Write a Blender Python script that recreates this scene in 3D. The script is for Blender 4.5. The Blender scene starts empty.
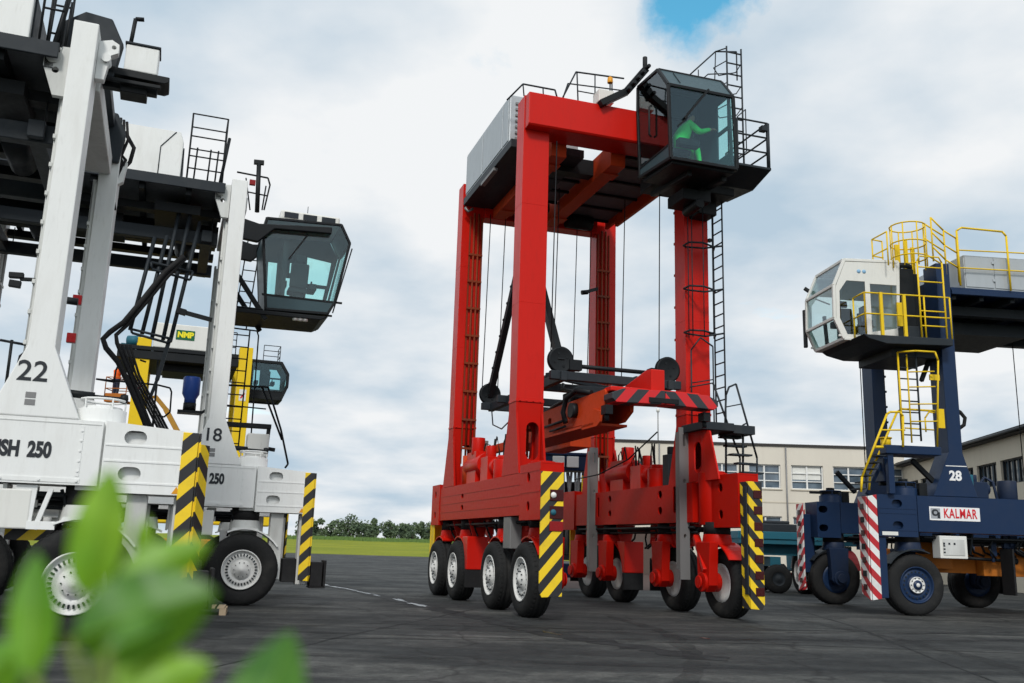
import bpy, bmesh, math, random
from mathutils import Vector, Matrix
from mathutils.geometry import tessellate_polygon
random.seed(7)
R = math.radians
sc = bpy.context.scene
COL = sc.collection

# ------------------------------------------------------------------ camera
F_PX, PITCH, ROLL, EYE = 933.1, .2153, .0295, 1.42
cam_d = bpy.data.cameras.new('camera'); cam = bpy.data.objects.new('camera', cam_d); COL.objects.link(cam)
fw = Vector((0, math.cos(PITCH), math.sin(PITCH))); ri = Vector((1, 0, 0)); up = Vector((0, -math.sin(PITCH), math.cos(PITCH)))
c, s = math.cos(ROLL), math.sin(ROLL)
r2 = c*ri + s*up; u2 = -s*ri + c*up
cam.matrix_world = Matrix(((r2.x, u2.x, -fw.x, 0), (r2.y, u2.y, -fw.y, 0), (r2.z, u2.z, -fw.z, EYE), (0, 0, 0, 1)))
cam_d.sensor_width = 36; cam_d.lens = F_PX/1024*36
cam_d.clip_start = .05; cam_d.clip_end = 5000
cam_d.dof.use_dof = True; cam_d.dof.focus_distance = 20.5; cam_d.dof.aperture_fstop = 3.2
sc.camera = cam

def at(px, py, axis, val, pose=(0, 0, 0)):
    """point seen at a pixel on the plane local[axis]=val of a machine standing at pose"""
    d = fw*F_PX + r2*(px-512) - u2*(py-341.5)
    x, y, a = pose; ca, sa = math.cos(a), math.sin(a)
    o = (ca*-x + sa*-y, sa*x - ca*y, EYE)
    dl = (ca*d.x + sa*d.y, -sa*d.x + ca*d.y, d.z)
    t = (val-o[axis])/dl[axis]
    return tuple(o[i]+t*dl[i] for i in range(3))

# ------------------------------------------------------------------ materials
def nodes(name):
    m = bpy.data.materials.new(name); m.use_nodes = True
    nt = m.node_tree; b = nt.nodes['Principled BSDF']
    return m, nt, b
def N(nt, t, **kw):
    n = nt.nodes.new(t)
    for k, v in kw.items():
        if k in n.inputs: n.inputs[k].default_value = v
        else: setattr(n, k, v)
    return n
def mixc(nt, fac, a, b, mode='MIX'):
    n = nt.nodes.new('ShaderNodeMix'); n.data_type = 'RGBA'; n.blend_type = mode
    for sk, v in ((0, fac), (6, a), (7, b)):
        if hasattr(v, 'is_output'): nt.links.new(v, n.inputs[sk])
        else: n.inputs[sk].default_value = v if sk == 0 else (*v[:3], 1)
    return n.outputs[2]
def ramp(nt, src, p0, p1, c0=(0, 0, 0), c1=(1, 1, 1)):
    n = nt.nodes.new('ShaderNodeValToRGB'); e = n.color_ramp.elements
    e[0].position = p0; e[1].position = p1; e[0].color = (*c0, 1); e[1].color = (*c1, 1)
    nt.links.new(src, n.inputs[0]); return n.outputs[0]
def math_n(nt, op, a, b=None):
    n = nt.nodes.new('ShaderNodeMath'); n.operation = op
    for i, v in ((0, a), (1, b)):
        if v is None: continue
        if hasattr(v, 'is_output'): nt.links.new(v, n.inputs[i])
        else: n.inputs[i].default_value = v
    return n.outputs[0]
MATS = {}
def paint(name, col, rough=.42, metal=0, dirt=.35, dirtcol=(.05, .045, .04), scale=1.3, bump=.0, spec=.2, streak=False):
    if name in MATS: return MATS[name]
    m, nt, b = nodes(name); L = nt.links
    tc = N(nt, 'ShaderNodeTexCoord')
    mp = N(nt, 'ShaderNodeMapping'); L.new(tc.outputs['Object'], mp.inputs[0])
    if streak: mp.inputs['Scale'].default_value = (1, 1, .22)
    n1 = N(nt, 'ShaderNodeTexNoise', Scale=scale, Detail=8, Roughness=.65); L.new(mp.outputs[0], n1.inputs[0])
    n2 = N(nt, 'ShaderNodeTexNoise', Scale=scale*9, Detail=4); L.new(mp.outputs[0], n2.inputs[0])
    f = ramp(nt, n1.outputs[0], .5, .8); f2 = ramp(nt, n2.outputs[0], .55, .75)
    k = math_n(nt, 'MULTIPLY', f, dirt); k2 = math_n(nt, 'MULTIPLY', f2, dirt*.35)
    kk = math_n(nt, 'MAXIMUM', k, k2)
    lo = tuple(x*.86 for x in col)
    base = mixc(nt, n1.outputs[0], lo, tuple(min(1, x*1.1) for x in col))
    out = mixc(nt, kk, base, dirtcol)
    L.new(out, b.inputs['Base Color'])
    rr = math_n(nt, 'ADD', math_n(nt, 'MULTIPLY', n2.outputs[0], .25), rough-.1); L.new(rr, b.inputs['Roughness'])
    b.inputs['Metallic'].default_value = metal
    b.inputs['Specular IOR Level'].default_value = spec
    if bump:
        bp = N(nt, 'ShaderNodeBump', Strength=bump, Distance=.01); L.new(n2.outputs[0], bp.inputs['Height']); L.new(bp.outputs[0], b.inputs['Normal'])
    MATS[name] = m
    return m
def stripes(name, ca, cb, d, period, off=0, dirt=.3):
    m, nt, b = nodes(name); L = nt.links
    tc = N(nt, 'ShaderNodeTexCoord')
    dp = N(nt, 'ShaderNodeVectorMath', operation='DOT_PRODUCT'); L.new(tc.outputs['Object'], dp.inputs[0]); dp.inputs[1].default_value = d
    fr = math_n(nt, 'FRACT', math_n(nt, 'ADD', math_n(nt, 'DIVIDE', dp.outputs['Value'], period), off))
    st = math_n(nt, 'GREATER_THAN', fr, .5)
    col = mixc(nt, st, ca, cb)
    n1 = N(nt, 'ShaderNodeTexNoise', Scale=2.5, Detail=9, Roughness=.7); L.new(tc.outputs['Object'], n1.inputs[0])
    k = math_n(nt, 'MULTIPLY', ramp(nt, n1.outputs[0], .48, .78), dirt)
    L.new(mixc(nt, k, col, (.06, .055, .05)), b.inputs['Base Color']); b.inputs['Roughness'].default_value = .5
    return m
red = paint('red_paint', (.57, .010, .004), .33, spec=.2, streak=True, dirt=.30, dirtcol=(.10, .012, .01))
redlow = paint('red_paint_low', (.47, .008, .003), .40, spec=.10, dirt=.22, dirtcol=(.10, .015, .01))
redd = paint('red_paint_dusty', (.46, .012, .006), .5, dirt=.4, dirtcol=(.07, .02, .015))
orange = paint('orange_red', (.52, .050, .008), .55, dirt=.5, dirtcol=(.06, .03, .02))  # orange-red tone of the deck beams, spreader beams, tie beam and filter
rustor = paint('orange_spreader_paint', (.42, .13, .015), .55, dirt=.6, dirtcol=(.08, .05, .03))
white = paint('white_paint', (.79, .80, .785), .36, dirt=.42, dirtcol=(.36, .34, .30), scale=2.2, streak=True)
whited = paint('white_paint_worn', (.62, .63, .61), .5, dirt=.6, dirtcol=(.16, .15, .13), streak=True)
cream = paint('offwhite_panel', (.72, .72, .68), .45, dirt=.3, dirtcol=(.3, .29, .26), streak=True)
blue = paint('navy_paint', (.010, .027, .072), .38, dirt=.3, dirtcol=(.03, .035, .05))
navy2 = paint('navy_paint_dusty', (.010, .022, .054), .5, dirt=.5, dirtcol=(.04, .04, .045))
yellow = paint('yellow_paint', (.78, .53, .015), .42, dirt=.3, dirtcol=(.2, .14, .03))
dgrey = paint('dark_grey_steel', (.020, .026, .032), .5, dirt=.3, dirtcol=(.08, .075, .07))
black = paint('black_steel', (.008, .010, .012), .5, dirt=.25, dirtcol=(.035, .034, .032))
panel = paint('deck_panel_grey', (.13, .14, .15), .6, dirt=.5, dirtcol=(.02, .02, .02))
galv = paint('grey_guide_steel', (.22, .22, .22), .45, metal=.3, dirt=.5, dirtcol=(.09, .08, .075), streak=True)
alum = paint('aluminium_panel', (.42, .45, .47), .4, metal=.3, dirt=.35, dirtcol=(.15, .15, .15), streak=True)
tyre = paint('tyre_rubber', (.016, .0165, .017), .8, dirt=.55, dirtcol=(.055, .052, .047), scale=2.5, bump=.4)
rubber = paint('black_rubber', (.014, .014, .015), .7, dirt=.4, dirtcol=(.05, .05, .05))
rimw = paint('white_rim', (.70, .70, .68), .45, dirt=.5, dirtcol=(.2, .17, .14), scale=4)
wood = paint('weathered_wood', (.36, .28, .19), .85, dirt=.6, dirtcol=(.07, .06, .05), scale=4, bump=.4)
lensr = paint('red_lens', (.25, .01, .012), .25, dirt=.2)
lensd = paint('dark_lens', (.05, .007, .008), .25, dirt=.2)
lensw = paint('clear_lens', (.75, .75, .72), .2, dirt=.1)
amber = paint('amber_lens', (.7, .3, .02), .3, dirt=.1)
teal = paint('teal_paint', (.02, .12, .17), .5, dirt=.4)
text_d = paint('dark_lettering', (.03, .034, .04), .5, dirt=.1)
text_w = paint('white_lettering', (.8, .8, .8), .5, dirt=.1)
text_r = paint('red_lettering', (.6, .02, .03), .5, dirt=.1)
text_y = paint('yellow_lettering', (.85, .75, .03), .5, dirt=.1)
green = paint('green_sign', (.01, .12, .05), .5, dirt=.1)
slate = paint('slate_cab_paint', (.038, .072, .085), .4, spec=.3, dirt=.2)
seat_m = paint('seat_fabric', (.02, .022, .025), .8)
hiv = paint('green_jacket', (.05, .80, .14), .7, dirt=.1)
hiv_o = paint('orange_vest', (.8, .12, .02), .7, dirt=.1)
hiv_y = paint('yellow_helmet', (.7, .75, .03), .4, dirt=.05)
skin = paint('skin', (.45, .24, .16), .5, dirt=.1, dirtcol=(.3, .14, .1))
hair = paint('dark_hair', (.03, .02, .014), .6, dirt=.1)
trouser = paint('dark_trousers', (.03, .035, .06), .8)
D45 = .7071
hz_red = stripes('hazard_front', (.85, .58, .01), (.015, .015, .017), (0, -1.15, 1), .47, .1)
hz_redr = stripes('hazard_front_right', (.85, .58, .01), (.015, .015, .017), (.8, 1.1, 1), .42, .2)
hz_w = stripes('hazard_side', (.85, .58, .01), (.015, .015, .017), (-1.0, 1.0, 1), .42, .0)
hz_bl = stripes('warning_red_white', (.75, .75, .73), (.45, .012, .02), (-1.0, .9, 1), .42, .3)
hz_bl2 = stripes('warning_red_white_far', (.75, .75, .73), (.45, .012, .02), (1.0, -.9, 1), .42, .1)
hz_sp = stripes('spreader_hazard', (.6, .008, .012), (.02, .024, .03), (0, 1, .9), .52, .0)
hz_sp2 = stripes('spreader_hazard_mirror', (.6, .008, .012), (.02, .024, .03), (0, -1, .9), .52, .0)

def glass(name, tint, gloss=.08):
    m = bpy.data.materials.new(name); m.use_nodes = True; nt = m.node_tree; nt.nodes.clear(); L = nt.links
    o = N(nt, 'ShaderNodeOutputMaterial'); t = N(nt, 'ShaderNodeBsdfTransparent'); t.inputs[0].default_value = (*tint, 1)
    g = N(nt, 'ShaderNodeBsdfGlossy', Roughness=.03); g.inputs[0].default_value = (.9, .95, 1, 1)
    lw = N(nt, 'ShaderNodeLayerWeight', Blend=.5); f = math_n(nt, 'ADD', math_n(nt, 'MULTIPLY', math_n(nt, 'POWER', lw.outputs['Facing'], 4.0), .6), gloss)
    mx = N(nt, 'ShaderNodeMixShader'); L.new(f, mx.inputs[0]); L.new(t.outputs[0], mx.inputs[1]); L.new(g.outputs[0], mx.inputs[2]); L.new(mx.outputs[0], o.inputs[0])
    return m
cabglass = glass('tinted_cab_glass', (.82, .96, .95), .045)
darkglass = glass('dark_cab_glass', (.40, .47, .47), .07)
clearglass = glass('clear_cab_glass', (.86, .92, .92), .05)
def pane_mat():
    m, nt, b = nodes('window_pane'); L = nt.links
    tc = N(nt, 'ShaderNodeTexCoord'); n = N(nt, 'ShaderNodeTexNoise', Scale=.9, Detail=3); L.new(tc.outputs['Object'], n.inputs[0])
    L.new(ramp(nt, n.outputs[0], .35, .7, (.05, .075, .10), (.16, .21, .26)), b.inputs['Base Color'])
    b.inputs['Roughness'].default_value = .06; b.inputs['Specular IOR Level'].default_value = .8
    return m
wpane = pane_mat()

# ------------------------------------------------------------------ mesh builder
SPLIT = {'cab_panel', 'body', 'railing', 'cross_beam', 'door_seam', 'spreader_arm', 'winch_drum', 'cab_wall', 'spreader_hoses', 'lifting_lug', 'hanger_bracket', 'valve_block', 'steering_arm', 'pump_unit', 'rubber_flap', 'wheel_guard_post', 'plate_bracket', 'cab_guard_rail', 'roof_antenna',
         'steering_gear', 'hydraulic_hoses', 'cab_support', 'cab_carrier_arm', 'mast_hood', 'handrail', 'door_panel', 'spring_bracket', 'stair_tread', 'louvre', 'landing', 'cab_interior', 'mirror', 'winch_motor', 'control_console', 'wiper', 'lifting_eye', 'push_button', 'emblem_mark', 'shift_cylinder', 'cab_floor', 'ladder_hatch'}
class G:
    def __init__(s): s.bm = bmesh.new()
    def face(s, vs, smooth=False):
        try: f = s.bm.faces.new(vs); f.smooth = smooth; return f
        except ValueError: return None
    def box(s, a, b):
        x0, x1 = sorted((a[0], b[0])); y0, y1 = sorted((a[1], b[1])); z0, z1 = sorted((a[2], b[2]))
        v = [s.bm.verts.new(p) for p in ((x0,y0,z0),(x1,y0,z0),(x1,y1,z0),(x0,y1,z0),(x0,y0,z1),(x1,y0,z1),(x1,y1,z1),(x0,y1,z1))]
        for q in ((3,2,1,0),(4,5,6,7),(0,1,5,4),(1,2,6,5),(2,3,7,6),(3,0,4,7)): s.face([v[i] for i in q])
        return s
    def bar(s, p, q, w, h=None, ref=(0, 0, 1)):
        h = h or w; p = Vector(p); q = Vector(q); d = (q-p).normalized(); u = Vector(ref)
        if abs(d.dot(u)) > .97: u = Vector((1, 0, 0))
        a = d.cross(u).normalized(); b = a.cross(d)
        v = []
        for P in (p, q):
            for i, j in ((-1,-1),(1,-1),(1,1),(-1,1)): v.append(s.bm.verts.new(P+a*(i*w/2)+b*(j*h/2)))
        for f in ((3,2,1,0),(4,5,6,7),(0,1,5,4),(1,2,6,5),(2,3,7,6),(3,0,4,7)): s.face([v[i] for i in f])
        return s
    @staticmethod
    def m3(axis, p, v):
        return {'x': (v, p[0], p[1]), 'y': (p[0], v, p[1]), 'z': (p[0], p[1], v)}[axis]
    def plate(s, axis, lo, hi, outer, holes=()):
        loops = [list(outer)]+[list(h) for h in holes]
        tess = tessellate_polygon([[Vector((p[0], p[1], 0)) for p in l] for l in loops])
        flat = [p for l in loops for p in l]
        va = [s.bm.verts.new(s.m3(axis, p, lo)) for p in flat]; vb = [s.bm.verts.new(s.m3(axis, p, hi)) for p in flat]
        for t in tess: s.face([va[i] for i in t]); s.face([vb[i] for i in reversed(t)])
        k = 0
        for l in loops:
            n = len(l)
            for i in range(n): s.face([va[k+i], va[k+(i+1) % n], vb[k+(i+1) % n], vb[k+i]])
            k += n
        return s
    def tube(s, pts, r, n=8, closed=False):
        pts = [Vector(p) for p in pts]; rings = []; m = len(pts)
        prev = None
        for i, p in enumerate(pts):
            if closed: d = pts[(i+1) % m]-pts[i-1]
            else: d = pts[min(i+1, m-1)]-pts[max(i-1, 0)]
            d.normalize()
            u = Vector((0, 0, 1)) if prev is None else prev
            a = d.cross(u)
            if a.length < .05: a = d.cross(Vector((1, 0, .2)))
            a.normalize(); b = a.cross(d); prev = b
            rr = r[i] if isinstance(r, (list, tuple)) else r
            rings.append([s.bm.verts.new(p+a*math.cos(t*2*math.pi/n)*rr+b*math.sin(t*2*math.pi/n)*rr) for t in range(n)])
        for i in range(m if closed else m-1):
            A, B = rings[i], rings[(i+1) % m]
            for t in range(n): s.face([A[t], A[(t+1) % n], B[(t+1) % n], B[t]], True)
        if not closed: s.face(rings[0]); s.face(list(reversed(rings[-1])))
        return s
    def path(s, pts, r, n=6):
        for a, b in zip(pts[:-1], pts[1:]): s.tube((a, b), r, n)
        return s
    def lathe(s, prof, center, axis='y', n=40, smooth=True):
        """prof: (radius, offset along axis)"""
        c = Vector(center); rings = []
        for r, o in prof:
            ring = []
            for t in range(n):
                a = t*2*math.pi/n; p, q = math.cos(a)*r, math.sin(a)*r
                ring.append(s.bm.verts.new(c+Vector({'y': (p, o, q), 'x': (o, p, q), 'z': (p, q, o)}[axis])))
            rings.append(ring)
        for A, B in zip(rings[:-1], rings[1:]):
            for t in range(n): s.face([A[t], A[(t+1) % n], B[(t+1) % n], B[t]], smooth)
        return s
    def cyl(s, c0, c1, r, n=20): return s.tube((c0, c1), r, n)
    def mesh(s, name, mat, bevel=0):
        bmesh.ops.recalc_face_normals(s.bm, faces=s.bm.faces[:])
        me = bpy.data.meshes.new(name); s.bm.to_mesh(me); s.bm.free()
        for m in (mat if isinstance(mat, (list, tuple)) else (mat,)): me.materials.append(m)
        return me
    def pieces(s):
        bm = s.bm; seen = set(); isl = []
        for v in bm.verts:
            if v in seen: continue
            st = [v]; seen.add(v); comp = []
            while st:
                a = st.pop(); comp.append(a)
                for e in a.link_edges:
                    b = e.other_vert(a)
                    if b not in seen: seen.add(b); st.append(b)
            lo = [min(p.co[i] for p in comp)-.03 for i in range(3)]; hi = [max(p.co[i] for p in comp)+.03 for i in range(3)]; isl.append([comp, lo, hi])
        merged = True
        while merged:
            merged = False
            for i in range(len(isl)):
                for j in range(i+1, len(isl)):
                    if all(isl[i][1][k] < isl[j][2][k] and isl[j][1][k] < isl[i][2][k] for k in range(3)):
                        isl[i][0] += isl[j][0]; isl[i][1] = [min(a, b) for a, b in zip(isl[i][1], isl[j][1])]; isl[i][2] = [max(a, b) for a, b in zip(isl[i][2], isl[j][2])]
                        del isl[j]; merged = True; break
                if merged: break
        return [c[0] for c in isl]
    def obj(s, name, mat, parent=None, bevel=0, loc=None):
        if name in SPLIT:
            ps = s.pieces()
            if len(ps) > 1:
                for comp in ps:
                    g = G(); m = {v: g.bm.verts.new(v.co) for v in comp}; done = set()
                    for v in comp:
                        for f in v.link_faces:
                            if f not in done: done.add(f); g.face([m[x] for x in f.verts], f.smooth)
                    o = g.obj(name, mat, parent, bevel, loc)
                s.bm.free(); return o
        o = bpy.data.objects.new(name, s.mesh(name, mat)); COL.objects.link(o)
        if parent: o.parent = parent
        if loc: o.location = loc
        if bevel:
            b = o.modifiers.new('bevel', 'BEVEL'); b.width = bevel; b.segments = 2; b.limit_method = 'ANGLE'; b.angle_limit = R(50)
        return o
def inst(o, parent, loc=(0, 0, 0), scale=None):
    c = o.copy(); COL.objects.link(c); c.parent = parent; c.location = loc
    if scale: c.scale = scale
    return c
def thing(name, label, cat, loc=(0, 0, 0), rz=0, group=None):
    o = bpy.data.objects.new(name, None); COL.objects.link(o); o.empty_display_size = .3
    o.location = loc; o.rotation_euler = (0, 0, rz); return tag(o, label, cat, group)
def tag(o, label=None, cat=None, group=None, kind=None):
    for k, v in (('label', label), ('category', cat), ('group', group), ('kind', kind)):
        if v: o[k] = v
    return o
def oval(cx, cz, w, h, n=8):
    """stadium outline"""
    pts = []; r = min(w, h)/2; ex, ez = max(0, w/2-r), max(0, h/2-r)
    for qx, qz, a0 in ((1, 1, 0), (-1, 1, 90), (-1, -1, 180), (1, -1, 270)):
        for k in range(n//2+1):
            a = R(a0+90*k/(n//2)); pts.append((cx+qx*ex+math.cos(a)*r, cz+qz*ez+math.sin(a)*r))
    return pts
def text(body, size, mat, name, parent, origin, xdir, zdir=(0, 0, 1), bold=0, squeeze=1, depth=.004, align='CENTER', space=1):
    cu = bpy.data.curves.new('lettering', 'FONT'); cu.body = body; cu.size = size; cu.offset = bold; cu.extrude = depth; cu.space_character = space
    cu.align_x = align; cu.align_y = 'CENTER'
    t = bpy.data.objects.new('tmp', cu); COL.objects.link(t)
    dg = bpy.context.evaluated_depsgraph_get(); dg.update()
    me = bpy.data.meshes.new_from_object(t.evaluated_get(dg)); bpy.data.objects.remove(t)
    me.materials.clear(); me.materials.append(mat)
    o = bpy.data.objects.new(name, me); COL.objects.link(o); o.parent = parent
    X = Vector(xdir).normalized(); Z = Vector(zdir).normalized(); Yv = X.cross(Z)
    M = Matrix(((X.x*squeeze, Z.x, -Yv.x*-1, origin[0]), (X.y*squeeze, Z.y, -Yv.y*-1, origin[1]), (X.z*squeeze, Z.z, -Yv.z*-1, origin[2]), (0, 0, 0, 1)))
    o.matrix_local = M
    return o
def railing(g, pts, h, r=.02, mids=1, close=True):
    """posts at pts with top and middle bars"""
    pts = [Vector(p) for p in pts]; U = Vector((0, 0, h))
    for p in pts: g.tube((p, p+U), r, 6)
    for a, b in zip(pts[:-1], pts[1:]):
        for k in range(mids+1): g.tube((a+U*(1-k/(mids+1)), b+U*(1-k/(mids+1))), r, 6)
    return g
def ladder(g, p0, p1, w, r=.018, step=.3, wr=None):
    p0, p1, w = Vector(p0), Vector(p1), Vector(w)
    g.tube((p0, p1), r*1.25, 6); g.tube((p0+w, p1+w), r*1.25, 6)
    n = max(2, int((p1-p0).length/step))
    for k in range(n):
        q = p0+(p1-p0)*((k+.5)/n); g.tube((q, q+w), r, 6)
    return g

# ------------------------------------------------------------------ wheels (meshes built round the origin, axle along y, outer side -y)
TR = .76
def tyre_mesh(mat):
    g = G(); w = .23
    g.lathe([(.42, -w*.82), (.47, -w*1.0), (.60, -w*1.06), (.69, -w*.98), (.74, -w*.78), (TR-.012, -w*.55), (TR-.012, -w*.42), (TR, -w*.38), (TR, -.03), (TR-.014, -.025), (TR-.014, .025), (TR, .03), (TR, w*.38), (TR-.012, w*.42), (TR-.012, w*.55), (.74, w*.78), (.69, w*.98), (.60, w*1.06), (.47, w), (.42, w*.82), (.42, -w*.82)], (0, 0, 0), 'y', 56)
    for sgn in (-1, 1):                              # shoulder lugs
        for k in range(44):
            a = 2*math.pi*(k+.5*(sgn > 0))/44; d = Vector((math.cos(a), 0, math.sin(a))); t = Vector((-d.z, 0, d.x))
            p = d*.722+Vector((0, sgn*w*.80, 0)); q = d*.748+Vector((0, sgn*w*.5, 0))
            g.bar(p, q, .055, .03, tuple(d))
    return g.mesh('tyre', mat)
def rim_mesh(mat, dish=.10, deep=False):
    g = G(); f = -.235
    pr = [(.445, f+.03), (.45, f), (.43, f-.004), (.415, f+.02), (.40, f+.06), (.365, f+.07), (.345, f+.055), (.30, f+.045), (.255, f+.05), (.225, f+.075), (.20, f+.03), (.15, f-.005), (.13, f-.012), (.12, f-.03), (.06, f-.035), (.05, f-.05), (.001, f-.052)]
    g.lathe(pr, (0, 0, 0), 'y', 40)
    g.lathe([(.43, .0), (.42, .2), (.3, .16), (.1, .15), (.001, .15)], (0, 0, 0), 'y', 32)
    return g.mesh('rim', mat)
def bolts_mesh(mat):
    g = G()
    for k in range(20):
        a = 2*math.pi*k/20; g.cyl((math.cos(a)*.322, -.205, math.sin(a)*.322), (math.cos(a)*.322, -.18, math.sin(a)*.322), .02, 8)
    for k in range(10):
        a = 2*math.pi*k/10; g.cyl((math.cos(a)*.165, -.262, math.sin(a)*.165), (math.cos(a)*.165, -.235, math.sin(a)*.165), .014, 6)
    return g.mesh('wheel_nuts', mat)
TY = tyre_mesh(tyre); RIMW = rim_mesh(rimw); BOLT = bolts_mesh(dgrey)
def slots():
    g = G()
    for k in range(30):
        a = 2*math.pi*k/30; d = Vector((math.cos(a), 0, math.sin(a)))
        g.bar(d*.305+Vector((0, -.205, 0)), d*.355+Vector((0, -.185, 0)), .028, .03, (0, 1, 0))
    for k in range(10):
        a = 2*math.pi*k/10; g.cyl((math.cos(a)*.165, -.26, math.sin(a)*.165), (math.cos(a)*.165, -.235, math.sin(a)*.165), .012, 6)
    return g.mesh('rim_slots', dgrey)
SLOT = slots()
RIMB = rim_mesh(blue)
HUBW = G().lathe([(.20, -.22), (.2, -.255), (.185, -.258), (.18, -.245), (.14, -.245), (.135, -.262), (.06, -.265), (.05, -.285), (.001, -.288)], (0, 0, 0), 'y', 28).mesh('hub_cap', rimw)

WD = 4.92; LB = 5.6
def meshobj(name, me, parent, loc=(0, 0, 0), flip=False):
    o = bpy.data.objects.new(name, me); COL.objects.link(o); o.parent = parent; o.location = loc
    if flip: o.rotation_euler = (0, 0, math.pi)
    return o
def wheels(root, xs, rim, rimhub, forkmat, fendmat, flap=True, k=1, yin=.30):
    for sd in (0, 1):
        Y = lambda y: y if sd == 0 else WD-y
        sg = 1 if sd == 0 else -1
        for i, x in enumerate(xs):
            w = meshobj('wheel', TY, root, (x, Y(yin), (TR-.012)*k), sd == 1); w.scale = (k, k, k)
            if k > 1: w.rotation_euler[2] += -.09
            r = meshobj('rim', rim, w); nn_ = meshobj('rim_slots', SLOT, w) if k > 1 else meshobj('wheel_nuts', BOLT, w)
            if k > 1:
                for q_ in (r, nn_): q_.scale = (.93, 1, .93)
            if rimhub: meshobj('hub_cap', rimhub, w)
            # fork: rubber ring, king pin housing, leg on the inner side, axle boss
            g = G()
            g.cyl((x, Y(.40), 1.80), (x, Y(.40), 2.06), .30, 24)
            g.obj('suspension_ring', rubber, root)
            g = G()
            g.tube(((x, Y(.40), 1.56), (x, Y(.40), 1.80)), [.34, .30], 24)
            s1 = [(x-.30, 1.62), (x+.30, 1.62), (x+.27, 1.2), (x+.25, .70), (x+.12, .56), (x-.12, .56), (x-.25, .70), (x-.27, 1.2)]
            g.plate('y', Y(.54), Y(.76), s1)
            g.plate('y', Y(.10), Y(.74), [(x-.3, 1.56), (x+.3, 1.56), (x+.27, 1.63), (x-.27, 1.63)])
            g.cyl((x, Y(.40), TR), (x, Y(.82), TR), .21, 24); g.cyl((x, Y(.86), TR), (x, Y(.90), TR), .14, 16)
            g.cyl((x+.22, Y(.66), 1.5), (x+.05, Y(.70), .9), .06, 10)
            g.obj('wheel_fork', forkmat, root, .015)
            # mudguard: arc over the tyre
            g = G(); pts = []
            a0, a1 = (35, 118) if i % 2 == 0 else (60, 150)
            outer = [(x+math.cos(R(a))*.87, TR+math.sin(R(a))*.87) for a in range(a0, a1+1, 9)]
            inner = [(x+math.cos(R(a))*.84, TR+math.sin(R(a))*.84) for a in range(a1-(a1-a0) % 9, a0-1, -9)]
            g.plate('y', Y(.03), Y(.53), outer+inner)
            g.obj('mudguard', fendmat, root)
            if i == 2 and fendmat is red:
                g = G(); g.plate('y', Y(.0), Y(.56), [(x+.50, 1.62), (x+1.02, 1.62), (x+1.02, .80), (x+.86, .80), (x+.80, 1.1)]); g.obj('mudguard_panel', red, root, .02)
                G().box((x+.87, Y(.0), .36), (x+1.0, Y(.56), .80)).obj('mud_flap', rubber, root, .01)
            if flap:
                a = R(a1-(a1-a0) % 9) if i % 2 else R(a0); px, pz = x+math.cos(a)*.86, TR+math.sin(a)*.86
                if i % 2: px = min(px, x-.80)
                else: px = max(px, x+.8) if i == 0 else px
                if i % 2:
                    G().box((px-.03, Y(.02), .42), (px-.01, Y(.54), pz+.02)).obj('mud_flap', rubber, root)

def undercarriage(root, m1, m2, x0=-6.5, x1=.4, light=None):
    """pipes, brackets and valve blocks hanging below each side beam"""
    rnd = random.Random(3)
    for sd in (0, 1):
        Y = lambda y: y if sd == 0 else WD-y
        g = G()
        for yy, zz, r in ((.18, 1.93, .035), (.30, 1.88, .03), (.48, 1.92, .045), (.60, 1.84, .03), (.70, 1.95, .03)):
            g.tube(((x0, Y(yy), zz), (x1, Y(yy), zz)), r, 8)
        for k in range(14):
            x = rnd.uniform(x0, x1); g.path([(x, Y(.2), 2.0), (x+.1, Y(.3), 1.7), (x+rnd.uniform(-.4, .4), Y(.4), 1.45)], .025)
        g.obj('hydraulic_pipes', m1, root)
        g = G()
        for k in range(9):
            x = rnd.uniform(x0+.2, x1-.3); y = rnd.uniform(.1, .6); z = rnd.uniform(1.5, 1.9); w = rnd.uniform(.1, .22)
            g.box((x, Y(y), z), (x+w*1.4, Y(y+w*.7), 2.04))
            g.cyl((x+w*.5, Y(y+.1), z-.15), (x+w*.5, Y(y+.1), z), w*.4, 10)
        g.obj('valve_block', m2, root, .008)
        g = G()
        for x in (-1.0+.08, -.35, -4.0, -5.6):
            g.plate('x', x, x+.05, [(Y(.1), 2.05), (Y(.65), 2.05), (Y(.5), 1.55), (Y(.25), 1.55)])
        g.obj('hanger_bracket', light or m2, root)

def beam_pump(g, x, Y, z, k=1.0):
    g.box((x-.28*k, Y(.15), z), (x+.28*k, Y(.6), z+.55*k))
    g.cyl((x-.45*k, Y(.38), z+.32*k), (x+.5*k, Y(.38), z+.32*k), .19*k, 16)
    g.cyl((x+.1, Y(.3), z+.5*k), (x+.1, Y(.3), z+.8*k), .12*k, 12)
    g.tube(((x-.2, Y(.5), z+.5*k), (x-.35, Y(.5), z+.75*k), (x-.55, Y(.45), z+.6*k), (x-.6, Y(.4), z)), .04, 8)

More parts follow.
